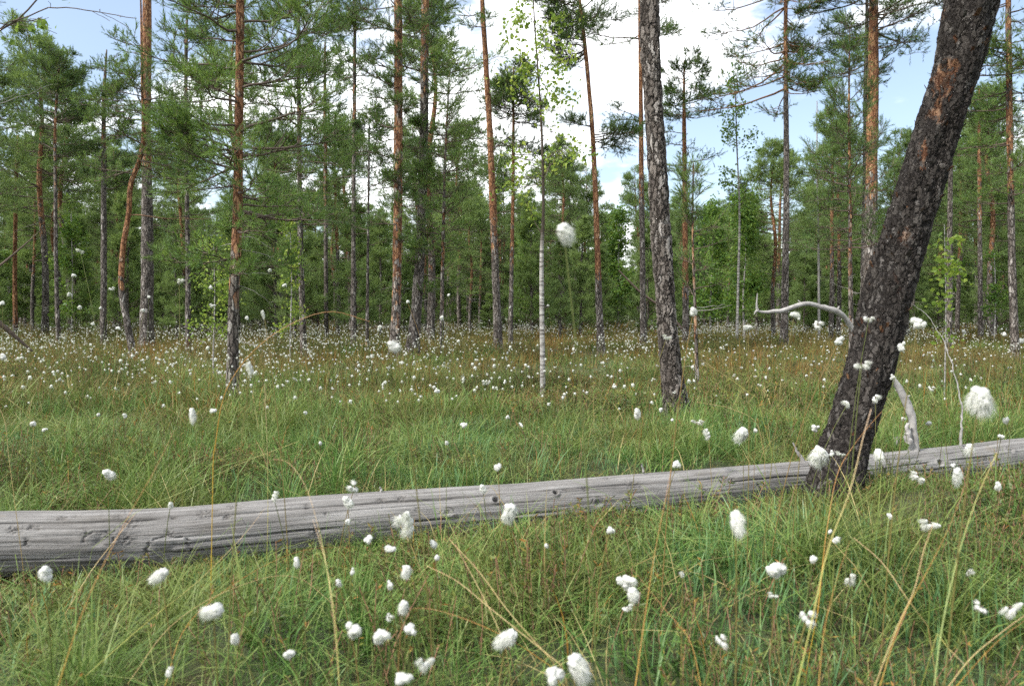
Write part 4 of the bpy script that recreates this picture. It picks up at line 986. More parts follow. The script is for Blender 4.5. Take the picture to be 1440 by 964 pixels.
rg = np.random.default_rng(3)
kinds = {
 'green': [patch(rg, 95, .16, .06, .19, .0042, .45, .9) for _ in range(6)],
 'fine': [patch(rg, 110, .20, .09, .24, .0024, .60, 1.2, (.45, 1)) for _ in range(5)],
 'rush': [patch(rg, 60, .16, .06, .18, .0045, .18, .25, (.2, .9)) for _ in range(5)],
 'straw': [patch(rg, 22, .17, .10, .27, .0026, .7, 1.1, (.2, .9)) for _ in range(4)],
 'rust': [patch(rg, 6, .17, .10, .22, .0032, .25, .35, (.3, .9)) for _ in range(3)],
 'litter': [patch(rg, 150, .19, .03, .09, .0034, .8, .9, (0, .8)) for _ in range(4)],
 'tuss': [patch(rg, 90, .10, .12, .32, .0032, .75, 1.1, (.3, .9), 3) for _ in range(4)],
 'shrub': [shrub_patch(rg, 13, .13, .08, .20, .0045, .018) for _ in range(4)],
 'dshrub': [shrub_patch(rg, 16, .14, .08, .19, .0065, .014, 24, .4) for _ in range(3)],
}
kinds_far = {
 'green': [patch(rg, 110, .32, .08, .22, .006, .35, .6) for _ in range(4)],
 'olive': [patch(rg, 100, .32, .10, .27, .005, .35, .6, (.1, .9)) for _ in range(4)],
 'straw': [patch(rg, 40, .32, .12, .32, .0045, .4, .7, (.2, .9)) for _ in range(3)],
 'rust': [patch(rg, 26, .32, .14, .30, .005, .2, .3, (.2, .8)) for _ in range(3)],
 'shrub': [shrub_patch(rg, 20, .28, .10, .26, .010, .026, 22) for _ in range(3)],
}
KM = {'litter': 'olive', 'green': 'grass', 'fine': 'grass', 'rush': 'rush', 'straw': 'straw', 'rust': 'rust', 'tuss': 'grass', 'shrub': 'shrub', 'dshrub': 'shrub', 'olive': 'olive'}
def kmesh(g, k): return g.mesh(k, [M[KM[k]], M['twig_warm']] if 'shrub' in k else M[KM[k]])
def build_grass():
    rng = np.random.default_rng(8)
    def cand(d0, d1, dens, ext=1.25):
        hw = .5 * 1440 / FPX * ext
        out = []
        n = int(dens * hw * (d1 ** 2 - d0 ** 2) * 1.0)
        D = np.sqrt(rng.uniform(d0 ** 2, d1 ** 2, n)); x = rng.uniform(-1, 1, n) * (hw * D + .4)
        return x, D
    def place(sets, weights_fn, x, y, name, colname, label, sc0, sc1, skip=True):
        names = list(sets); meshes_, start = [], {}
        for k in names: start[k] = len(meshes_); meshes_ += [kmesh(g, k) for g in sets[k]]
        # stay off the log, shorten next to it, stay out of trunks
        keep = np.ones(len(x), bool); s = rng.uniform(sc0, sc1, len(x))
        dl = np.full(len(x), 9.); side = np.zeros(len(x))
        for i in range(0, len(LP), 12):
            d = np.hypot(x - LP[i, 0], y - LP[i, 1]); m = d < dl; dl[m] = d[m]; side[m] = (y - LP[i, 1])[m]
        keep &= ~(dl < .15); gpx = 720 + x / y * FPX; s = np.where((dl < .45) & (side < 0), s * np.where(rng.uniform(size=len(x)) < np.where(gpx > 850, .30, .24), .78, np.where(gpx > 620, .28, .42) * (.6 + .9 * vnoise(x * 4, y * 4, 9))), s)
        bx, by = W(1166, 742, 3.08)[:2]; rr_ = np.hypot(x - bx, y - by); keep &= rr_ > .17; s = np.where((rr_ < .55) & (y < by + .1), s * .42, s)
        s = np.where((y < 1.6), s * .8, s)
        x, y, s = x[keep], y[keep], s[keep]
        wts = weights_fn(x, y); wts = wts / wts.sum(1, keepdims=True); cum = np.cumsum(wts, 1); u = rng.uniform(size=(len(x), 1)); ki = (u > cum).sum(1).clip(0, len(names) - 1)
        idx = np.array([start[names[q]] + rng.integers(0, len(sets[names[q]])) for q in ki])
        pts = np.stack([x, y, gz(x, y)], 1); n = len(x)
        rot = np.stack([rng.normal(size=n) * .09, rng.normal(size=n) * .09, rng.uniform(0, 6.28, n)], 1)
        hs = .35 + .75 * vnoise(x * 1.1 + 40, y * 1.1, 77) + .70 * vnoise(x * 4.2, y * 4.2, 78) ** 1.5
        scatter(name, pts, rot, np.stack([s, s, s * hs], 1), idx, src_collection(colname, meshes_), label, None)
    # low mossy litter filling the ground in front of the log, where the sedge is short
    m_ = 1500; q = rng.uniform(0, 1, m_); i_ = (q * (len(LP) - 1)).astype(int); xx = LP[i_, 0] + rng.normal(size=m_) * .03; yy = LP[i_, 1] - .16 - rng.uniform(0, .42, m_)
    lit = {'litter': [patch(rg, 190, .15, .02, .065, .0034, .9, .9, (0, .9)) for _ in range(4)], 'green': [patch(rg, 80, .13, .03, .08, .0034, .5, .8) for _ in range(3)], 'shrub': [shrub_patch(rg, 9, .10, .05, .11, .0045, .014) for _ in range(3)]}
    lm_ = []; st_ = []
    for kk, c_ in (('litter', 3), ('green', 4), ('shrub', 1)):
        for gg in lit[kk]: lm_.append(kmesh(gg, kk)); st_.append(c_)
    st_ = np.array(st_, float) / sum(st_); z_ = gz(xx, yy); s_ = rng.uniform(.8, 1.25, m_)
    scatter('grass', np.stack([xx, yy, z_], 1), np.stack([rng.normal(size=m_) * .1, rng.normal(size=m_) * .1, rng.uniform(0, 6.28, m_)], 1), np.stack([s_, s_, s_], 1), rng.choice(len(lm_), m_, p=st_), src_collection('low_tuft', lm_), 'short mossy sedge and litter along the front of the log', None)
    # near
    def wn(x, y):
        a = vnoise(x * 1.0 + 11, y * 1.0, 60); b = vnoise(x * .9 + 31, y * .9 + 4, 61); c = vnoise(x * 1.4 + 5, y * 1.4, 62); px = 720 + x / y * FPX
        right = np.clip((px - 850) / 300, 0, 1) * (y < 2.6); mid = np.exp(-((px - 680) / 120) ** 2) * (y > 3.2) * (y < 5)
        nearpine = np.exp(-((x - 1.15) ** 2 / .35 + (y - 3.15) ** 2 / .10)); rb = np.exp(-((px - 1420) / 110) ** 2) * (y < 3.4) * (y > 2.)
        return np.stack([.9 + 0 * x, .7 * (a > .45) + .15, .10 + .7 * (b > .66) + 1.0 * right + .9 * mid, .22 + .3 * (c > .6), .16 + 0 * x, .40 + 0 * x, .20 + .30 * (a < .35), .13 + .5 * (c < .38) + 1.6 * (vnoise(x * .8 + 60, y * .8, 66) > .68) + 2.5 * nearpine, .04 + 5 * rb + .5 * nearpine], 1)
    x, y = cand(.95, 5.2, 105); place(kinds, wn, x, y, 'grass', 'sedge_tuft', 'mixed green sedge, rush and straw growing round the log', .8, 1.2)
    x, y = cand(5.2, 9.5, 32)
    def wm(x, y):
        w_ = wn(x, y); w_[:, 2] *= .5; w_[:, 3] *= 2.6; w_[:, 4] *= 6; w_[:, 7] *= 2.2; w_[:, 5] *= 1.6; return w_
    place(kinds, wm, x, y, 'grass', 'meadow_tuft', 'green and tawny sedge of the open meadow beyond the log', 1.1, 1.6)
    x, y = cand(5.0, 24, 9.5)
    def wfar(x, y):
        a = vnoise(x * .5 + 11, y * .35, 63); b = vnoise(x * .4, y * .3 + 8, 64); t = np.clip((y - 5) / 6, 0, 1)
        return np.stack([1.1 - .6 * t + .5 * (a > .55), .25 + .9 * t + .4 * (a < .45), .2 + .2 * t, .14 + .60 * (b > .45) * t + .25 * t, .25 + .45 * (b < .45) + .9 * (vnoise(x * .6 + 60, y * .5, 67) > .64)], 1)
    place(kinds_far, wfar, x, y, 'grass', 'distant_tuft', 'olive and rusty sedge of the distant bog', .8, 1.25)
    x, y = cand(24, 46, 3.6); place(kinds_far, wfar, x, y, 'grass', 'forest_edge_tuft', 'sedge along the forest edge', 1.2, 1.9)
build_grass()

# ------------------------------------------------------------------ cotton grass
def sphere(nu, nv):
    u = np.linspace(0, PI, nv + 1)[1:-1]; v = np.arange(nu) / nu * 2 * PI; U, Vv = np.meshgrid(u, v, indexing='ij')
    P = np.stack([np.sin(U) * np.cos(Vv), np.sin(U) * np.sin(Vv), np.cos(U)], -1).reshape(-1, 3)
    P = np.concatenate([P, [[0, 0, 1], [0, 0, -1]]]); n = len(P); k = nv - 1
    i = np.arange(k - 1)[:, None] * nu; j = np.arange(nu)[None, :]; j2 = (j + 1) % nu
    F = [np.stack([i + j, i + nu + j, i + nu + j2, i + j2], -1).reshape(-1, 4)]
    j = np.arange(nu); j2 = (j + 1) % nu; b = (k - 1) * nu
    F.append(np.concatenate([np.stack([np.full(nu, n - 2), j, j2], 1), np.stack([b + j, np.full(nu, n - 1), b + j2], 1)]))
    return P, F
def head_mesh(seed, kind, nf=420):
    """unit-size cotton head, long axis z, total height about 1"""
    rng = np.random.default_rng(seed); P, F = sphere(20, 14)
    wv = norm(np.array([.35, .1, -1.]) if kind != 'ragged' else np.array([1., .3, -.6]))
    lobes = []
    if kind == 'round':
        for _ in range(6): lobes.append((rng.normal(size=3) * .12, rng.uniform(.20, .30)))
    elif kind == 'oval':
        for q in range(6): lobes.append((rng.normal(size=3) * .07 + np.array([0, 0, .18 - .36 * q / 5]), .22 + .06 * math.sin(q / 5 * PI) - .02 * q / 5))
    elif kind == 'comet':
        for q in range(10): lobes.append((rng.normal(size=3) * .045 + np.array([.06 * q / 9, 0, .24 - .46 * q / 9]), rng.uniform(.20, .24) * (1 - .45 * (q / 9) ** 1.5)))
    else:
        for _ in range(5): lobes.append((rng.normal(size=3) * [.20, .14, .18], rng.uniform(.09, .17)))
    g = G(); per = int(nf * 5 / len(lobes)); fl = {'round': .17, 'oval': .22, 'comet': .34, 'ragged': .34}[kind]; sweep = {'round': .7, 'oval': 1.2, 'comet': 1.7, 'ragged': 1.1}[kind]
    for q, (c, rl_) in enumerate(lobes):
        nz = 1 + (vnoise(P[:, 0] * 2.5 + 9, P[:, 2] * 2.5 + seed, seed + q) - .5) * .5 + (vnoise(P[:, 1] * 6 + 9, P[:, 2] * 6 + seed, seed + 1) - .5) * .3
        g.add(c + P * rl_ * .9 * nz[:, None], F, 0, .8, smooth=True)
        d = norm(rng.normal(size=(per, 3))); B = c + d * rl_ * .75
        tw = norm(rng.normal(size=3)); tang = norm(np.cross(d, tw)); lay = norm(wv * sweep + tw * .5)
        l = fl * rng.uniform(.25, 1.15, (per, 1)) ** 1.4
        m1 = norm(d * .42 + lay * .75 + tang * .25 + rng.normal(size=(per, 3)) * .08); m2 = norm(m1 * .7 + lay * .7 + rng.normal(size=(per, 3)) * .12)
        sd_ = norm(np.cross(m1, d + rng.normal(size=(per, 3)) * .12)); wd = .0065
        p1 = B + m1 * l * .55; p2 = p1 + m2 * l * .6
        V = np.stack([B + sd_ * wd, B - sd_ * wd, p1 + sd_ * wd * .8, p1 - sd_ * wd * .8, p2], 1).reshape(-1, 3); b = np.arange(per)[:, None] * 5
        g.add(V, [b + [0, 1, 3, 2], b + [2, 3, 4]], 0, np.repeat(rng.uniform(.15 if kind == 'ragged' else .35, 1, per), 5))
    # dark bract cup
    V = P * [.055, .055, .08]; V[:, 2] += .30 if kind in ('comet', 'oval') else 0
    if kind == 'round': V[:, 2] -= .30
    g.add(V, F, 1, .5, smooth=True)
    return g.mesh('seed_head', [M['cotton'], M['nub']])
heads = {'r': [head_mesh(1, 'round'), head_mesh(2, 'round'), head_mesh(3, 'round', 300), head_mesh(13, 'round'), head_mesh(14, 'round')], 'o': [head_mesh(4, 'oval'), head_mesh(5, 'oval'), head_mesh(15, 'oval')], 'c': [head_mesh(6, 'comet'), head_mesh(7, 'comet', 520), head_mesh(17, 'comet')], 'g': [head_mesh(8, 'ragged', 300), head_mesh(9, 'ragged', 220)]}
WORD = {'r': 'round white cotton tuft', 'o': 'plump oval cotton tuft', 'c': 'windswept cotton tuft', 'g': 'ragged cotton tuft'}

# (px, py, w, h, kind, roll degrees)
HL = [(64, 806, 24, 24, 'o', 40), (153, 667, 16, 22, 'o', -20), (225, 807, 34, 20, 'c', 65), (300, 858, 44, 24, 'c', 75), (330, 897, 14, 20, 'o', 10), (405, 918, 18, 16, 'r', 60), (235, 944, 14, 13, 'g', 0), (417, 790, 11, 18, 'o', 0), (489, 706, 15, 24, 'o', -15), (499, 684, 18, 18, 'g', -30), (490, 735, 10, 11, 'r', 0), (519, 760, 15, 11, 'r', 0), (549, 771, 19, 12, 'o', 100), (571, 732, 32, 38, 'g', 0), (610, 765, 15, 16, 'r', 30), (614, 784, 13, 13, 'r', 0), (571, 802, 16, 22, 'c', 20), (549, 822, 11, 13, 'r', 0), (567, 852, 18, 22, 'c', 35), (547, 867, 11, 12, 'g', 0), (498, 884, 26, 24, 'r', 20), (534, 899, 29, 26, 'r', -10), (574, 886, 21, 18, 'r', 0), (597, 928, 22, 28, 'g', 20), (565, 957, 27, 20, 'r', 0), (495, 803, 9, 10, 'r', 0), (476, 819, 10, 15, 'o', 0), (679, 687, 11, 16, 'o', 0), (716, 719, 22, 34, 'c', 25), (857, 747, 12, 13, 'r', 0), (768, 767, 9, 9, 'r', 0), (700, 656, 13, 12, 'o', 60), (713, 895, 40, 26, 'c', 70), (777, 948, 32, 30, 'r', 40), (811, 937, 32, 54, 'c', -12), (882, 817, 26, 25, 'r', 0), (889, 834, 20, 24, 'c', 10), (883, 853, 14, 11, 'g', 0), (1035, 733, 24, 42, 'c', 5), (1090, 798, 30, 24, 'r', 70), (1137, 866, 22, 26, 'g', 0), (1015, 898, 15, 24, 'g', 10), (1143, 785, 14, 13, 'r', 0), (1168, 747, 9, 9, 'r', 0), (1174, 758, 14, 8, 'g', 0), (1194, 814, 18, 15, 'g', 0), (1088, 835, 11, 11, 'g', 0), (952, 653, 17, 13, 'r', 0), (1152, 640, 31, 30, 'c', 50), (1169, 637, 9, 9, 'r', 0), (1182, 637, 11, 8, 'g', 0), (1237, 640, 24, 28, 'r', 0), (1292, 670, 17, 17, 'g', 0), (1308, 734, 22, 22, 'g', 0), (1345, 668, 15, 32, 'c', 0), (1362, 630, 14, 19, 'c', 20), (1403, 683, 10, 15, 'o', 0), (1380, 852, 18, 18, 'g', 0), (1421, 853, 26, 22, 'g', 40), (1362, 803, 14, 11, 'g', 0), (1252, 725, 9, 10, 'r', 0), (1377, 562, 42, 48, 'c', 15), (793, 327, 27, 36, 'c', -8), (554, 487, 18, 22, 'o', -20), (270, 583, 11, 26, 'c', 0), (896, 580, 11, 19, 'o', 0), (975, 437, 12, 15, 'o', 0), (1043, 610, 27, 20, 'c', 70), (996, 608, 14, 17, 'g', 0), (1150, 455, 14, 14, 'g', 0), (1117, 443, 16, 10, 'c', -60), (1212, 511, 18, 17, 'g', 0), (1222, 447, 11, 12, 'g', 30), (1192, 567, 13, 10, 'g', 60), (1231, 558, 14, 14, 'g', 0), (1147, 602, 12, 11, 'r', 0), (1291, 454, 18, 18, 'r', 0), (1180, 479, 13, 12, 'r', 0), (1268, 487, 11, 14, 'r', 0), (1052, 460, 14, 8, 'o', 90), (980, 591, 14, 10, 'g', 0), (938, 473, 12, 9, 'g', 0), (113, 353, 9, 5, 'g', 0), (103, 388, 7, 6, 'r', 0), (98, 414, 7, 7, 'r', 0), (113, 432, 8, 6, 'r', 0), (3, 426, 7, 7, 'r', 0), (4, 502, 12, 11, 'r', 0), (47, 596, 12, 9, 'r', 0), (62, 605, 8, 6, 'r', 0), (252, 394, 11, 8, 'g', 0), (297, 404, 7, 6, 'r', 0), (299, 428, 8, 8, 'g', 0), (353, 515, 14, 22, 'g', 0), (347, 447, 8, 8, 'r', 0), (371, 440, 7, 14, 'g', 0), (380, 380, 7, 5, 'r', 0), (401, 402, 7, 6, 'r', 0), (138, 583, 8, 8, 'r', 0), (176, 584, 8, 8, 'r', 0), (300, 577, 12, 8, 'o', 90), (450, 623, 8, 9, 'r', 0), (157, 405, 8, 6, 'g', 0), (141, 433, 5, 5, 'r', 0), (202, 437, 6, 6, 'r', 0), (209, 417, 5, 5, 'r', 0), (131, 455, 6, 5, 'r', 0), (165, 462, 8, 6, 'r', 0), (384, 697, 14, 16, 'g', 0), (240, 710, 9, 12, 'o', 30), (1123, 448, 6, 5, 'r', 0), (532, 460, 9, 9, 'g', 0), (652, 597, 9, 9, 'r', 0), (715, 587, 6, 7, 'r', 0), (733, 597, 7, 7, 'r', 0), (772, 568, 5, 5, 'r', 0), (1063, 605, 8, 6, 'r', 0), (430, 580, 6, 6, 'r', 0), (520, 500, 9, 7, 'g', 0), (686, 536, 8, 8, 'g', 0), (631, 415, 6, 5, 'r', 0), (622, 447, 8, 7, 'r', 0), (573, 425, 5, 6, 'r', 0), (717, 432, 4, 4, 'r', 0), (770, 430, 4, 4, 'r', 0), (628, 622, 7, 6, 'o', 0), (1306, 595, 12, 9, 'r', 0), (1415, 590, 10, 10, 'c', 60), (1340, 655, 8, 8, 'r', 0), (960, 806, 9, 9, 'g', 0), (945, 590, 7, 6, 'r', 0), (1270, 590, 8, 7, 'r', 0), (1310, 545, 9, 8, 'g', 0), (1255, 530, 8, 8, 'r', 0), (1412, 470, 8, 7, 'r', 0), (1355, 466, 8, 7, 'r', 0), (1408, 615, 10, 8, 'r', 0), (1436, 480, 7, 9, 'r', 0)]

LM = [(75, 770, "the log's left end"), (240, 770, "the log's big arched knot"), (400, 720, "the log's cracked left half"), (540, 700, "the log's short twig stub"), (687, 700, "the log's middle"), (878, 680, "the log's rough middle-right part"), (1050, 660, 'the half-hidden stretch of log'), (1180, 690, 'the foot of the leaning pine'), (1225, 520, "the leaning pine's dark lower trunk"), (1275, 575, 'the bare curved limb'), (1110, 432, 'the hooked grey dead limb'), (1350, 590, 'the thin dead branch on the log'), (1420, 625, "the log's right end"), (945, 560, 'the foot of the straight near pine'), (935, 400, "the straight near pine's trunk"), (763, 540, "the white birch's foot"), (763, 380, "the birch's white trunk"), (328, 540, "the bushy orange pine's foot"), (330, 420, "the bushy pine's lower trunk"), (190, 480, 'the crooked orange pine'), (100, 450, 'the slender round-topped pine'), (20, 470, 'the blackened slanting branch'), (440, 450, 'the tall brown arching stalk'), (555, 500, 'the shaggy reddish pine'), (620, 480, 'the slim feathery pine'), (700, 480, 'the tall straight orange pine'), (845, 490, 'the bowed orange pine'), (1037, 480, 'the slender white birch'), (1102, 490, 'the arched-limb pine'), (1428, 490, 'the dark red pine'), (1335, 500, 'the grey pine right of the leaner'),
      (1165, 780, 'the long yellow-pink stalk'), (1300, 780, 'the forked straw stalk'), (1350, 780, 'the tall pale green stalk'), (920, 780, 'the straight brown stalk'), (700, 860, 'the crossing straw stalks'), (200, 800, 'the orange stalk crossing the log'), (450, 800, 'the yellow arched stalks'), (375, 600, 'the thin upright yellow stalk')]
seen = {}
def where(px, py, desc, cands=LM):
    a = min(cands, key=lambda q: (q[0] - px) ** 2 + (q[1] - py) ** 2)
    dx, dy = px - a[0], py - a[1]
    rel = ('left of' if dx < 0 else 'right of') if abs(dx) > abs(dy) else ('above' if dy < 0 else 'below')
    base = f'{desc} {rel} {a[2]}'; n = seen.get(base, 0); seen[base] = n + 1
    if n == 0: return base
    return f'{desc}, {ORD[n].strip() if n < 18 else "farther"} closest {rel} {a[2]}'
items = []
rng = np.random.default_rng(15)
for (px, py, w_, h_, k, roll) in HL:
    size = max(w_, h_)
    if py > 545: D = (CAMH - rng.uniform(.30, .36)) * FPX / (py - 440)
    else: D = .026 / size * FPX * rng.uniform(.9, 1.1)
    if size > 40 or py < 340 and size > 20: D = 1.05
    D = float(np.clip(D, .9, 9)); 
    if 1150 < px < 1290 and py < 690 and py > 400: D = min(D, 2.6)
    items.append((px, py, D, w_ * D / FPX, h_ * D / FPX, k, roll, True))
# the next nearest plants, scattered through the meadow as in the photograph
nauto = 300 - len(items); c = 0
while c < nauto:
    D = 2.6 + 8.5 * rng.uniform() ** .62; px = rng.uniform(-10, 1450)
    if D < 5 and rng.uniform() < .80: continue
    if px < 900 and D < 7 and rng.uniform() < .4: continue
    h = rng.uniform(.26, .42); p = np.array([(px - 720) / FPX * D, D, h]); qx, qy = project(p)
    if qy > 640 or any(abs(qx - q[0]) < 7 and abs(qy - q[1]) < 7 for q in items): continue
    s = rng.uniform(.018, .028); items.append((qx, qy, D, s * rng.uniform(.9, 1.2), s, 'r' if rng.uniform() < .75 else 'g', rng.uniform(-40, 40), False)); c += 1
items.sort(key=lambda q: -q[3])
gcot = 'cotton grass plants with white seed tufts'
for (px, py, D, w_, h_, k, roll, hand) in items:
    P = W(px, py, D)
    lean = rng.normal() * .10 * max(.3, P[2]); dep = abs(rng.normal()) * .06
    bx, by = P[0] + lean, P[1] + dep; bz = float(gz(bx, by)) - .02
    # keep the stem's foot off the log
    dl = np.hypot(LP[:, 0] - bx, LP[:, 1] - by); i = int(np.argmin(dl))
    if dl[i] < LR[i] + .02: by = by + ((LR[i] + .03) * (1 if by > LP[i, 1] else -1)); bz = float(gz(bx, by)) - .02
    base = np.array([bx, by, bz]); root = empty('cotton_grass', base)
    t = np.linspace(0, 1, 7)[:, None]; mid = (base + P) / 2 + [lean * .35, 0, (P[2] - bz) * .08]
    Q = (1 - t) ** 2 * base + 2 * t * (1 - t) * mid + t * t * P
    V, F = tubes(Q[None], np.linspace(.0013, .0009, 7)[None], 5); g = G(); g.add(V, F, 0, rng.uniform(.2, .9), smooth=True)
    g.obj('stem', M['stem'], root, off=base)
    lst = heads[k]; o = bpy.data.objects.new('seed_head', lst[rng.integers(len(lst))]); C.objects.link(o); o.parent = root
    o.location = Vector(P - base)
    mx_ = {'r': (.95, .90), 'o': (.72, 1.0), 'c': (.62, 1.05), 'g': (.85, .95)}[k]
    rl = R(roll)
    # w_,h_ are the picture box; turn back into long axis and width of the head
    long_, wide = (max(w_, h_), min(w_, h_)) if k in 'co' else (h_, w_)
    o.scale = (.92 * wide / mx_[0], .92 * wide / mx_[0], .94 * long_ / mx_[1])
    o.rotation_euler = (rng.normal() * .2, rl, 0) if k in 'co' else (rng.normal() * .4, rl, rng.uniform(0, 6))
    sz = 'large' if w_ * FPX / D > 24 else ('' if w_ * FPX / D > 11 else 'small')
    if not hand: sz = 'tiny'
    tag(root, where(px, py, f'{sz} {WORD[k]}'.strip()), 'cotton grass', gcot)

# far band: thousands of tufts, too many to count
def far_cotton():
    rng = np.random.default_rng(44); ms = []
    for q in range(6):
        P, F = sphere(8, 6); n = rng.integers(1, 4); g = G()
        for _ in range(1):
            V = P * rng.uniform(.35, .6, 3) * (1 + (rng.uniform(size=(len(P), 1)) - .5) * .5); g.add(V, F, 0, .8, smooth=True)
        d = norm(rng.normal(size=(26, 3))); s_ = norm(np.cross(d, rng.normal(size=(26, 3)))) * .07
        V = np.stack([d * .3 + s_, d * .3 - s_, d * rng.uniform(.7, 1.1, (26, 1)) + [.15, 0, -.2]], 1).reshape(-1, 3); g.add(V, np.arange(78).reshape(-1, 3), 0, .7)
        V, F = tubes(np.array([[[0, 0, 0], [.2, .1, -6], [.1, .3, -13]]]), np.array([[.05, .05, .05]]), 3); g.add(V, F, 1, .5)
        ms.append(g.mesh('far_tuft', [M['cotton'], M['stem']]))
    n = 33000
    D = 4.3 + 33 * rng.uniform(size=n) ** .95; x = rng.uniform(-.78, .78, n) * D
    dn = vnoise(x * .7 + 3, D * .45, 70) * .6 + vnoise(x * 2.1, D * 1.3, 71) * .4
    keep = (rng.uniform(size=n) < np.clip((dn - .36) * 3.5, 0.05, 1)) & (rng.uniform(size=n) < np.clip((D - 2.5) / 9, .25, 1))
    D, x = D[keep], x[keep]; n = len(D)
    h = gz(x, D) + rng.uniform(.24, .46, n) + (rng.uniform(size=n) < .08) * .15; s = rng.uniform(.007, .019, n) * (1 + np.clip((D - 12) / 30, 0, .6))
    rot = np.stack([rng.normal(size=n) * .2, rng.normal(size=n) * .2, rng.uniform(0, 6.28, n)], 1)
    scatter('far_cotton_grass', np.stack([x, D, h], 1), rot, np.stack([s, s, s], 1), rng.integers(0, 6, n), src_collection('cotton_tuft', ms), 'thousands of white cotton grass specks across the far bog', None)
far_cotton()

# ------------------------------------------------------------------ long dry stalks close to the camera
SM = {}
def stalkmat(name, c):
    m, t, N_, L_, out = mat(name); at = nd(t, 'Attribute', attribute_name='tint')
    b = nd(t, 'BsdfPrincipled', Roughness=.45); L_.new(ramp(t, at.outputs['Fac'], c), b.inputs['Base Color']); L_.new(b.outputs[0], out.inputs['Surface']); return m
SM['straw'] = stalkmat('dry_straw_stalk', [(0, (.30, .20, .06)), (.5, (.50, .38, .17)), (1, (.58, .36, .20))])
SM['yellow'] = stalkmat('yellow_green_stalk', [(0, (.20, .24, .05)), (.5, (.42, .38, .09)), (1, (.60, .42, .28))])
SM['rust'] = stalkmat('rusty_orange_stalk', [(0, (.55, .38, .05)), (.35, (.40, .20, .03)), (1, (.30, .15, .06))])
SM['green'] = stalkmat('pale_green_stalk', [(0, (.22, .29, .09)), (.6, (.30, .35, .11)), (1, (.52, .40, .14))])
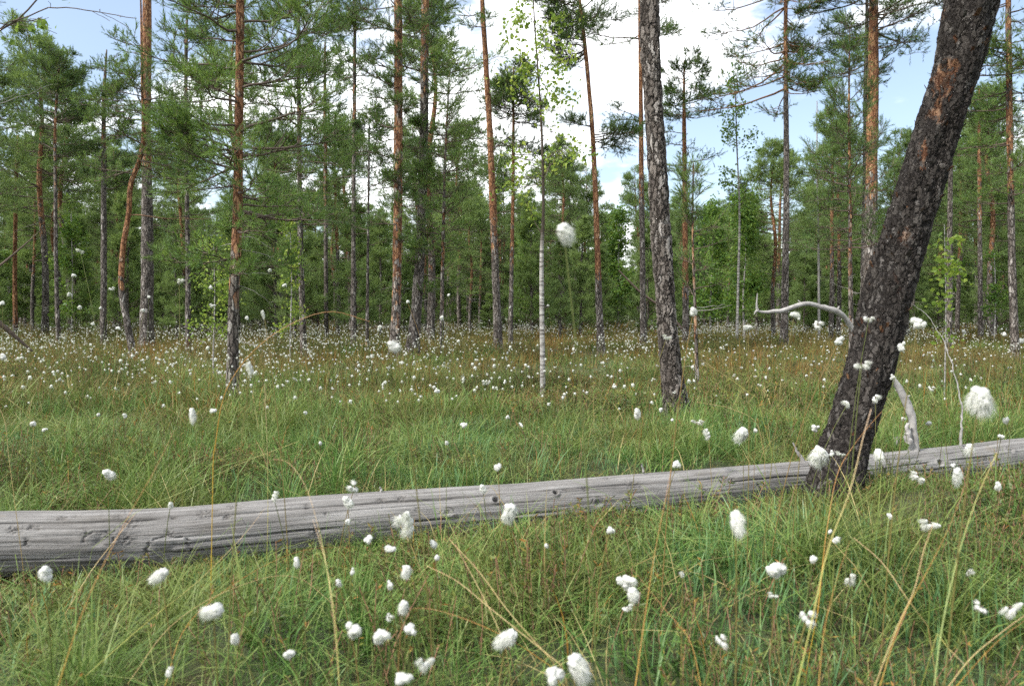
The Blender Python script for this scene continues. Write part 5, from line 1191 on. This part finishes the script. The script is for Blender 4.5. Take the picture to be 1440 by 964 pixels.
ST = [
 ('rust', 'orange stalk arching from the bottom left corner across the log', [(78, 975, 1.0), (120, 850, 1.05), (170, 745, 1.12), (215, 665, 1.2), (245, 605, 1.3)], 2.6),
 ('straw', 'pale straw stalk leaning against the log beside the orange one', [(92, 862, 1.6), (130, 800, 1.65), (163, 757, 1.72), (190, 722, 1.8)], 2.4),
 ('yellow', 'thin upright yellow stalk crossing the log', [(372, 850, 1.9), (376, 760, 1.9), (376, 640, 1.9), (372, 540, 1.9)], 1.8),
 ('rust', 'long brown stalk arching high over the meadow left of the centre', [(300, 640, 1.9), (322, 540, 1.9), (360, 490, 1.9), (410, 455, 1.9), (465, 438, 1.9), (520, 452, 1.9)], 2.6),
 ('straw', 'straw stalk curving up beside the log, its tip bending left', [(478, 975, 1.1), (470, 880, 1.15), (452, 760, 1.25), (428, 680, 1.3), (405, 650, 1.35), (384, 645, 1.4)], 1.7),
 ('yellow', 'yellow stalk rising steeply beside the bent straw one', [(478, 975, 1.1), (472, 880, 1.14), (460, 800, 1.2), (440, 730, 1.3)], 2.0),
 ('straw', 'straw stalk lying diagonally in the grass, upper one of two', [(778, 930, 1.2), (720, 865, 1.25), (675, 805, 1.35), (632, 758, 1.45)], 2.4),
 ('straw', 'straw stalk lying diagonally in the grass, steeper one of two', [(710, 905, 1.25), (695, 870, 1.28), (670, 820, 1.35), (640, 765, 1.4)], 2.2),
 ('straw', 'long dry stalk sloping from the windswept tuft down to the lower grass', [(790, 935, 1.15), (740, 895, 1.2), (690, 855, 1.25), (640, 815, 1.3), (600, 795, 1.35)], 2.6),
 ('rust', 'low brown stalk curving left of the large windswept tuft', [(780, 940, 1.2), (720, 900, 1.2), (660, 872, 1.22), (600, 855, 1.25), (570, 855, 1.27)], 2.2),
 ('rust', 'straight brown stalk standing upright under the tuft on the log', [(892, 975, 1.1), (905, 880, 1.15), (922, 770, 1.25), (936, 700, 1.32), (944, 658, 1.36)], 2.8),
 ('yellow', 'tallest yellow and pink stalk rising in front of the leaning pine', [(1118, 975, .95), (1140, 880, .98), (1165, 770, 1.03), (1195, 690, 1.08), (1215, 610, 1.14), (1225, 575, 1.18)], 4.0),
 ('rust', 'orange stalk bending over at the foot of the leaning pine', [(1150, 860, 1.5), (1165, 730, 1.55), (1180, 660, 1.6), (1205, 620, 1.65), (1240, 578, 1.7)], 2.6),
 ('straw', 'forked straw stalk rising to the wispy tuft, thicker fork', [(1226, 975, 1.0), (1262, 880, 1.03), (1285, 830, 1.06), (1300, 770, 1.1), (1312, 736, 1.13)], 3.0),
 ('rust', 'brown stalk leaning right above the fork', [(1234, 975, 1.05), (1268, 870, 1.1), (1300, 810, 1.15), (1335, 740, 1.25), (1358, 680, 1.35)], 2.4),
 ('green', 'tall pale green stalk leaning right with yellowing tip', [(1312, 975, 1.0), (1325, 880, 1.03), (1340, 810, 1.06), (1370, 710, 1.12), (1402, 636, 1.2)], 3.6),
 ('straw', 'pair of thick straws lying low at the bottom right corner, upper one', [(1328, 972, 1.1), (1365, 925, 1.12), (1400, 895, 1.15), (1450, 858, 1.2)], 3.2),
 ('rust', 'pair of thick straws lying low at the bottom right corner, lower one', [(1338, 972, 1.1), (1375, 930, 1.13), (1410, 895, 1.17), (1455, 862, 1.2)], 2.2),
 ('straw', 'straw stalk crossing the pale green one from the upper left', [(1305, 880, 1.25), (1275, 840, 1.25), (1240, 790, 1.3), (1200, 755, 1.35)], 2.4),
 ('rust', 'dark brown stalk curving up from the bottom beside the pink one', [(1150, 975, 1.0), (1160, 880, 1.05), (1175, 820, 1.1), (1195, 760, 1.18)], 2.2),
 ('yellow', 'short bright yellow straw between the green stalk and corner straws', [(1318, 890, 1.2), (1335, 912, 1.18), (1358, 935, 1.15)], 2.2),
 ('rust', 'thin brown stalk bending along the left foreground slope', [(230, 970, 1.4), (262, 880, 1.5), (330, 820, 1.6), (420, 775, 1.7), (500, 768, 1.8)], 2.0),
 ('straw', 'dry straw arching low below the big arched knot', [(180, 960, 1.3), (240, 880, 1.4), (320, 830, 1.5), (420, 812, 1.6), (470, 850, 1.6)], 2.0),
 ('yellow', 'yellow-green stalk sloping up right from the bottom left', [(120, 950, 1.3), (200, 880, 1.4), (280, 815, 1.5), (340, 755, 1.6), (372, 715, 1.7)], 2.2),
 ('green', 'slim green blade arching over the log into the meadow', [(130, 770, 2.2), (200, 715, 2.2), (260, 690, 2.2), (330, 655, 2.2), (420, 620, 2.2)], 1.4),
 ('rust', 'brown stalk leaning among the tufts right of centre', [(985, 960, 1.2), (970, 900, 1.25), (930, 850, 1.3), (890, 800, 1.35)], 1.8),
 ('straw', 'pale blade arching at the left edge of the meadow', [(20, 700, 2.2), (12, 640, 2.2), (6, 590, 2.2), (-10, 555, 2.2)], 1.6),
 ('green', 'upright green blade at the left beyond the log', [(42, 700, 2.6), (44, 640, 2.6), (48, 600, 2.6)], 1.5),
 ('yellow', 'yellow blade arching toward the straight near pine', [(1065, 560, 3.0), (1030, 535, 3.0), (1000, 515, 3.0), (985, 505, 3.0)], 1.4),
 ('straw', 'fine straw blade in the meadow before the near sapling', [(1075, 640, 2.8), (1060, 590, 2.8), (1030, 575, 2.8), (980, 565, 2.8)], 1.3),
]
for i, (m, label, pts, wpx) in enumerate(ST):
    Q = resample([W(*p) for p in pts], 26)
    b = Q[0].copy(); gb_ = float(gz(b[0], b[1])) - .02
    if b[2] > gb_ + .02:      # root the stalk in the ground
        d = Q[0] - Q[3]; d = d / np.linalg.norm(d); k_ = (b[2] - gb_)
        foot = np.array([b[0] + d[0] * k_ * .35, b[1] + abs(d[1]) * .05 + .03, gb_]); Q = np.concatenate([resample([foot, (foot + b) / 2 + [0, 0, .01], b], 8)[:-1], Q])
    D0 = pts[0][2]; n = len(Q); r = wpx / 2 * D0 / FPX * .50 * np.linspace(1, .45, n)
    V, F = tubes(Q[None], r[None], 7); g = G(); tnt = np.repeat(np.linspace(0, 1, n), 7); g.add(V, F, 0, tnt, smooth=True)
    o = g.obj('grass_stalk', SM[m], off=Q[0]); tag(o, label, 'grass stalk', 'long dry stalks standing over the grass')

for _l in used_labels:
    if len(_l.replace('-', ' ').split()) > 16: open('/tmp/long.txt', 'a').write(_l + chr(10))
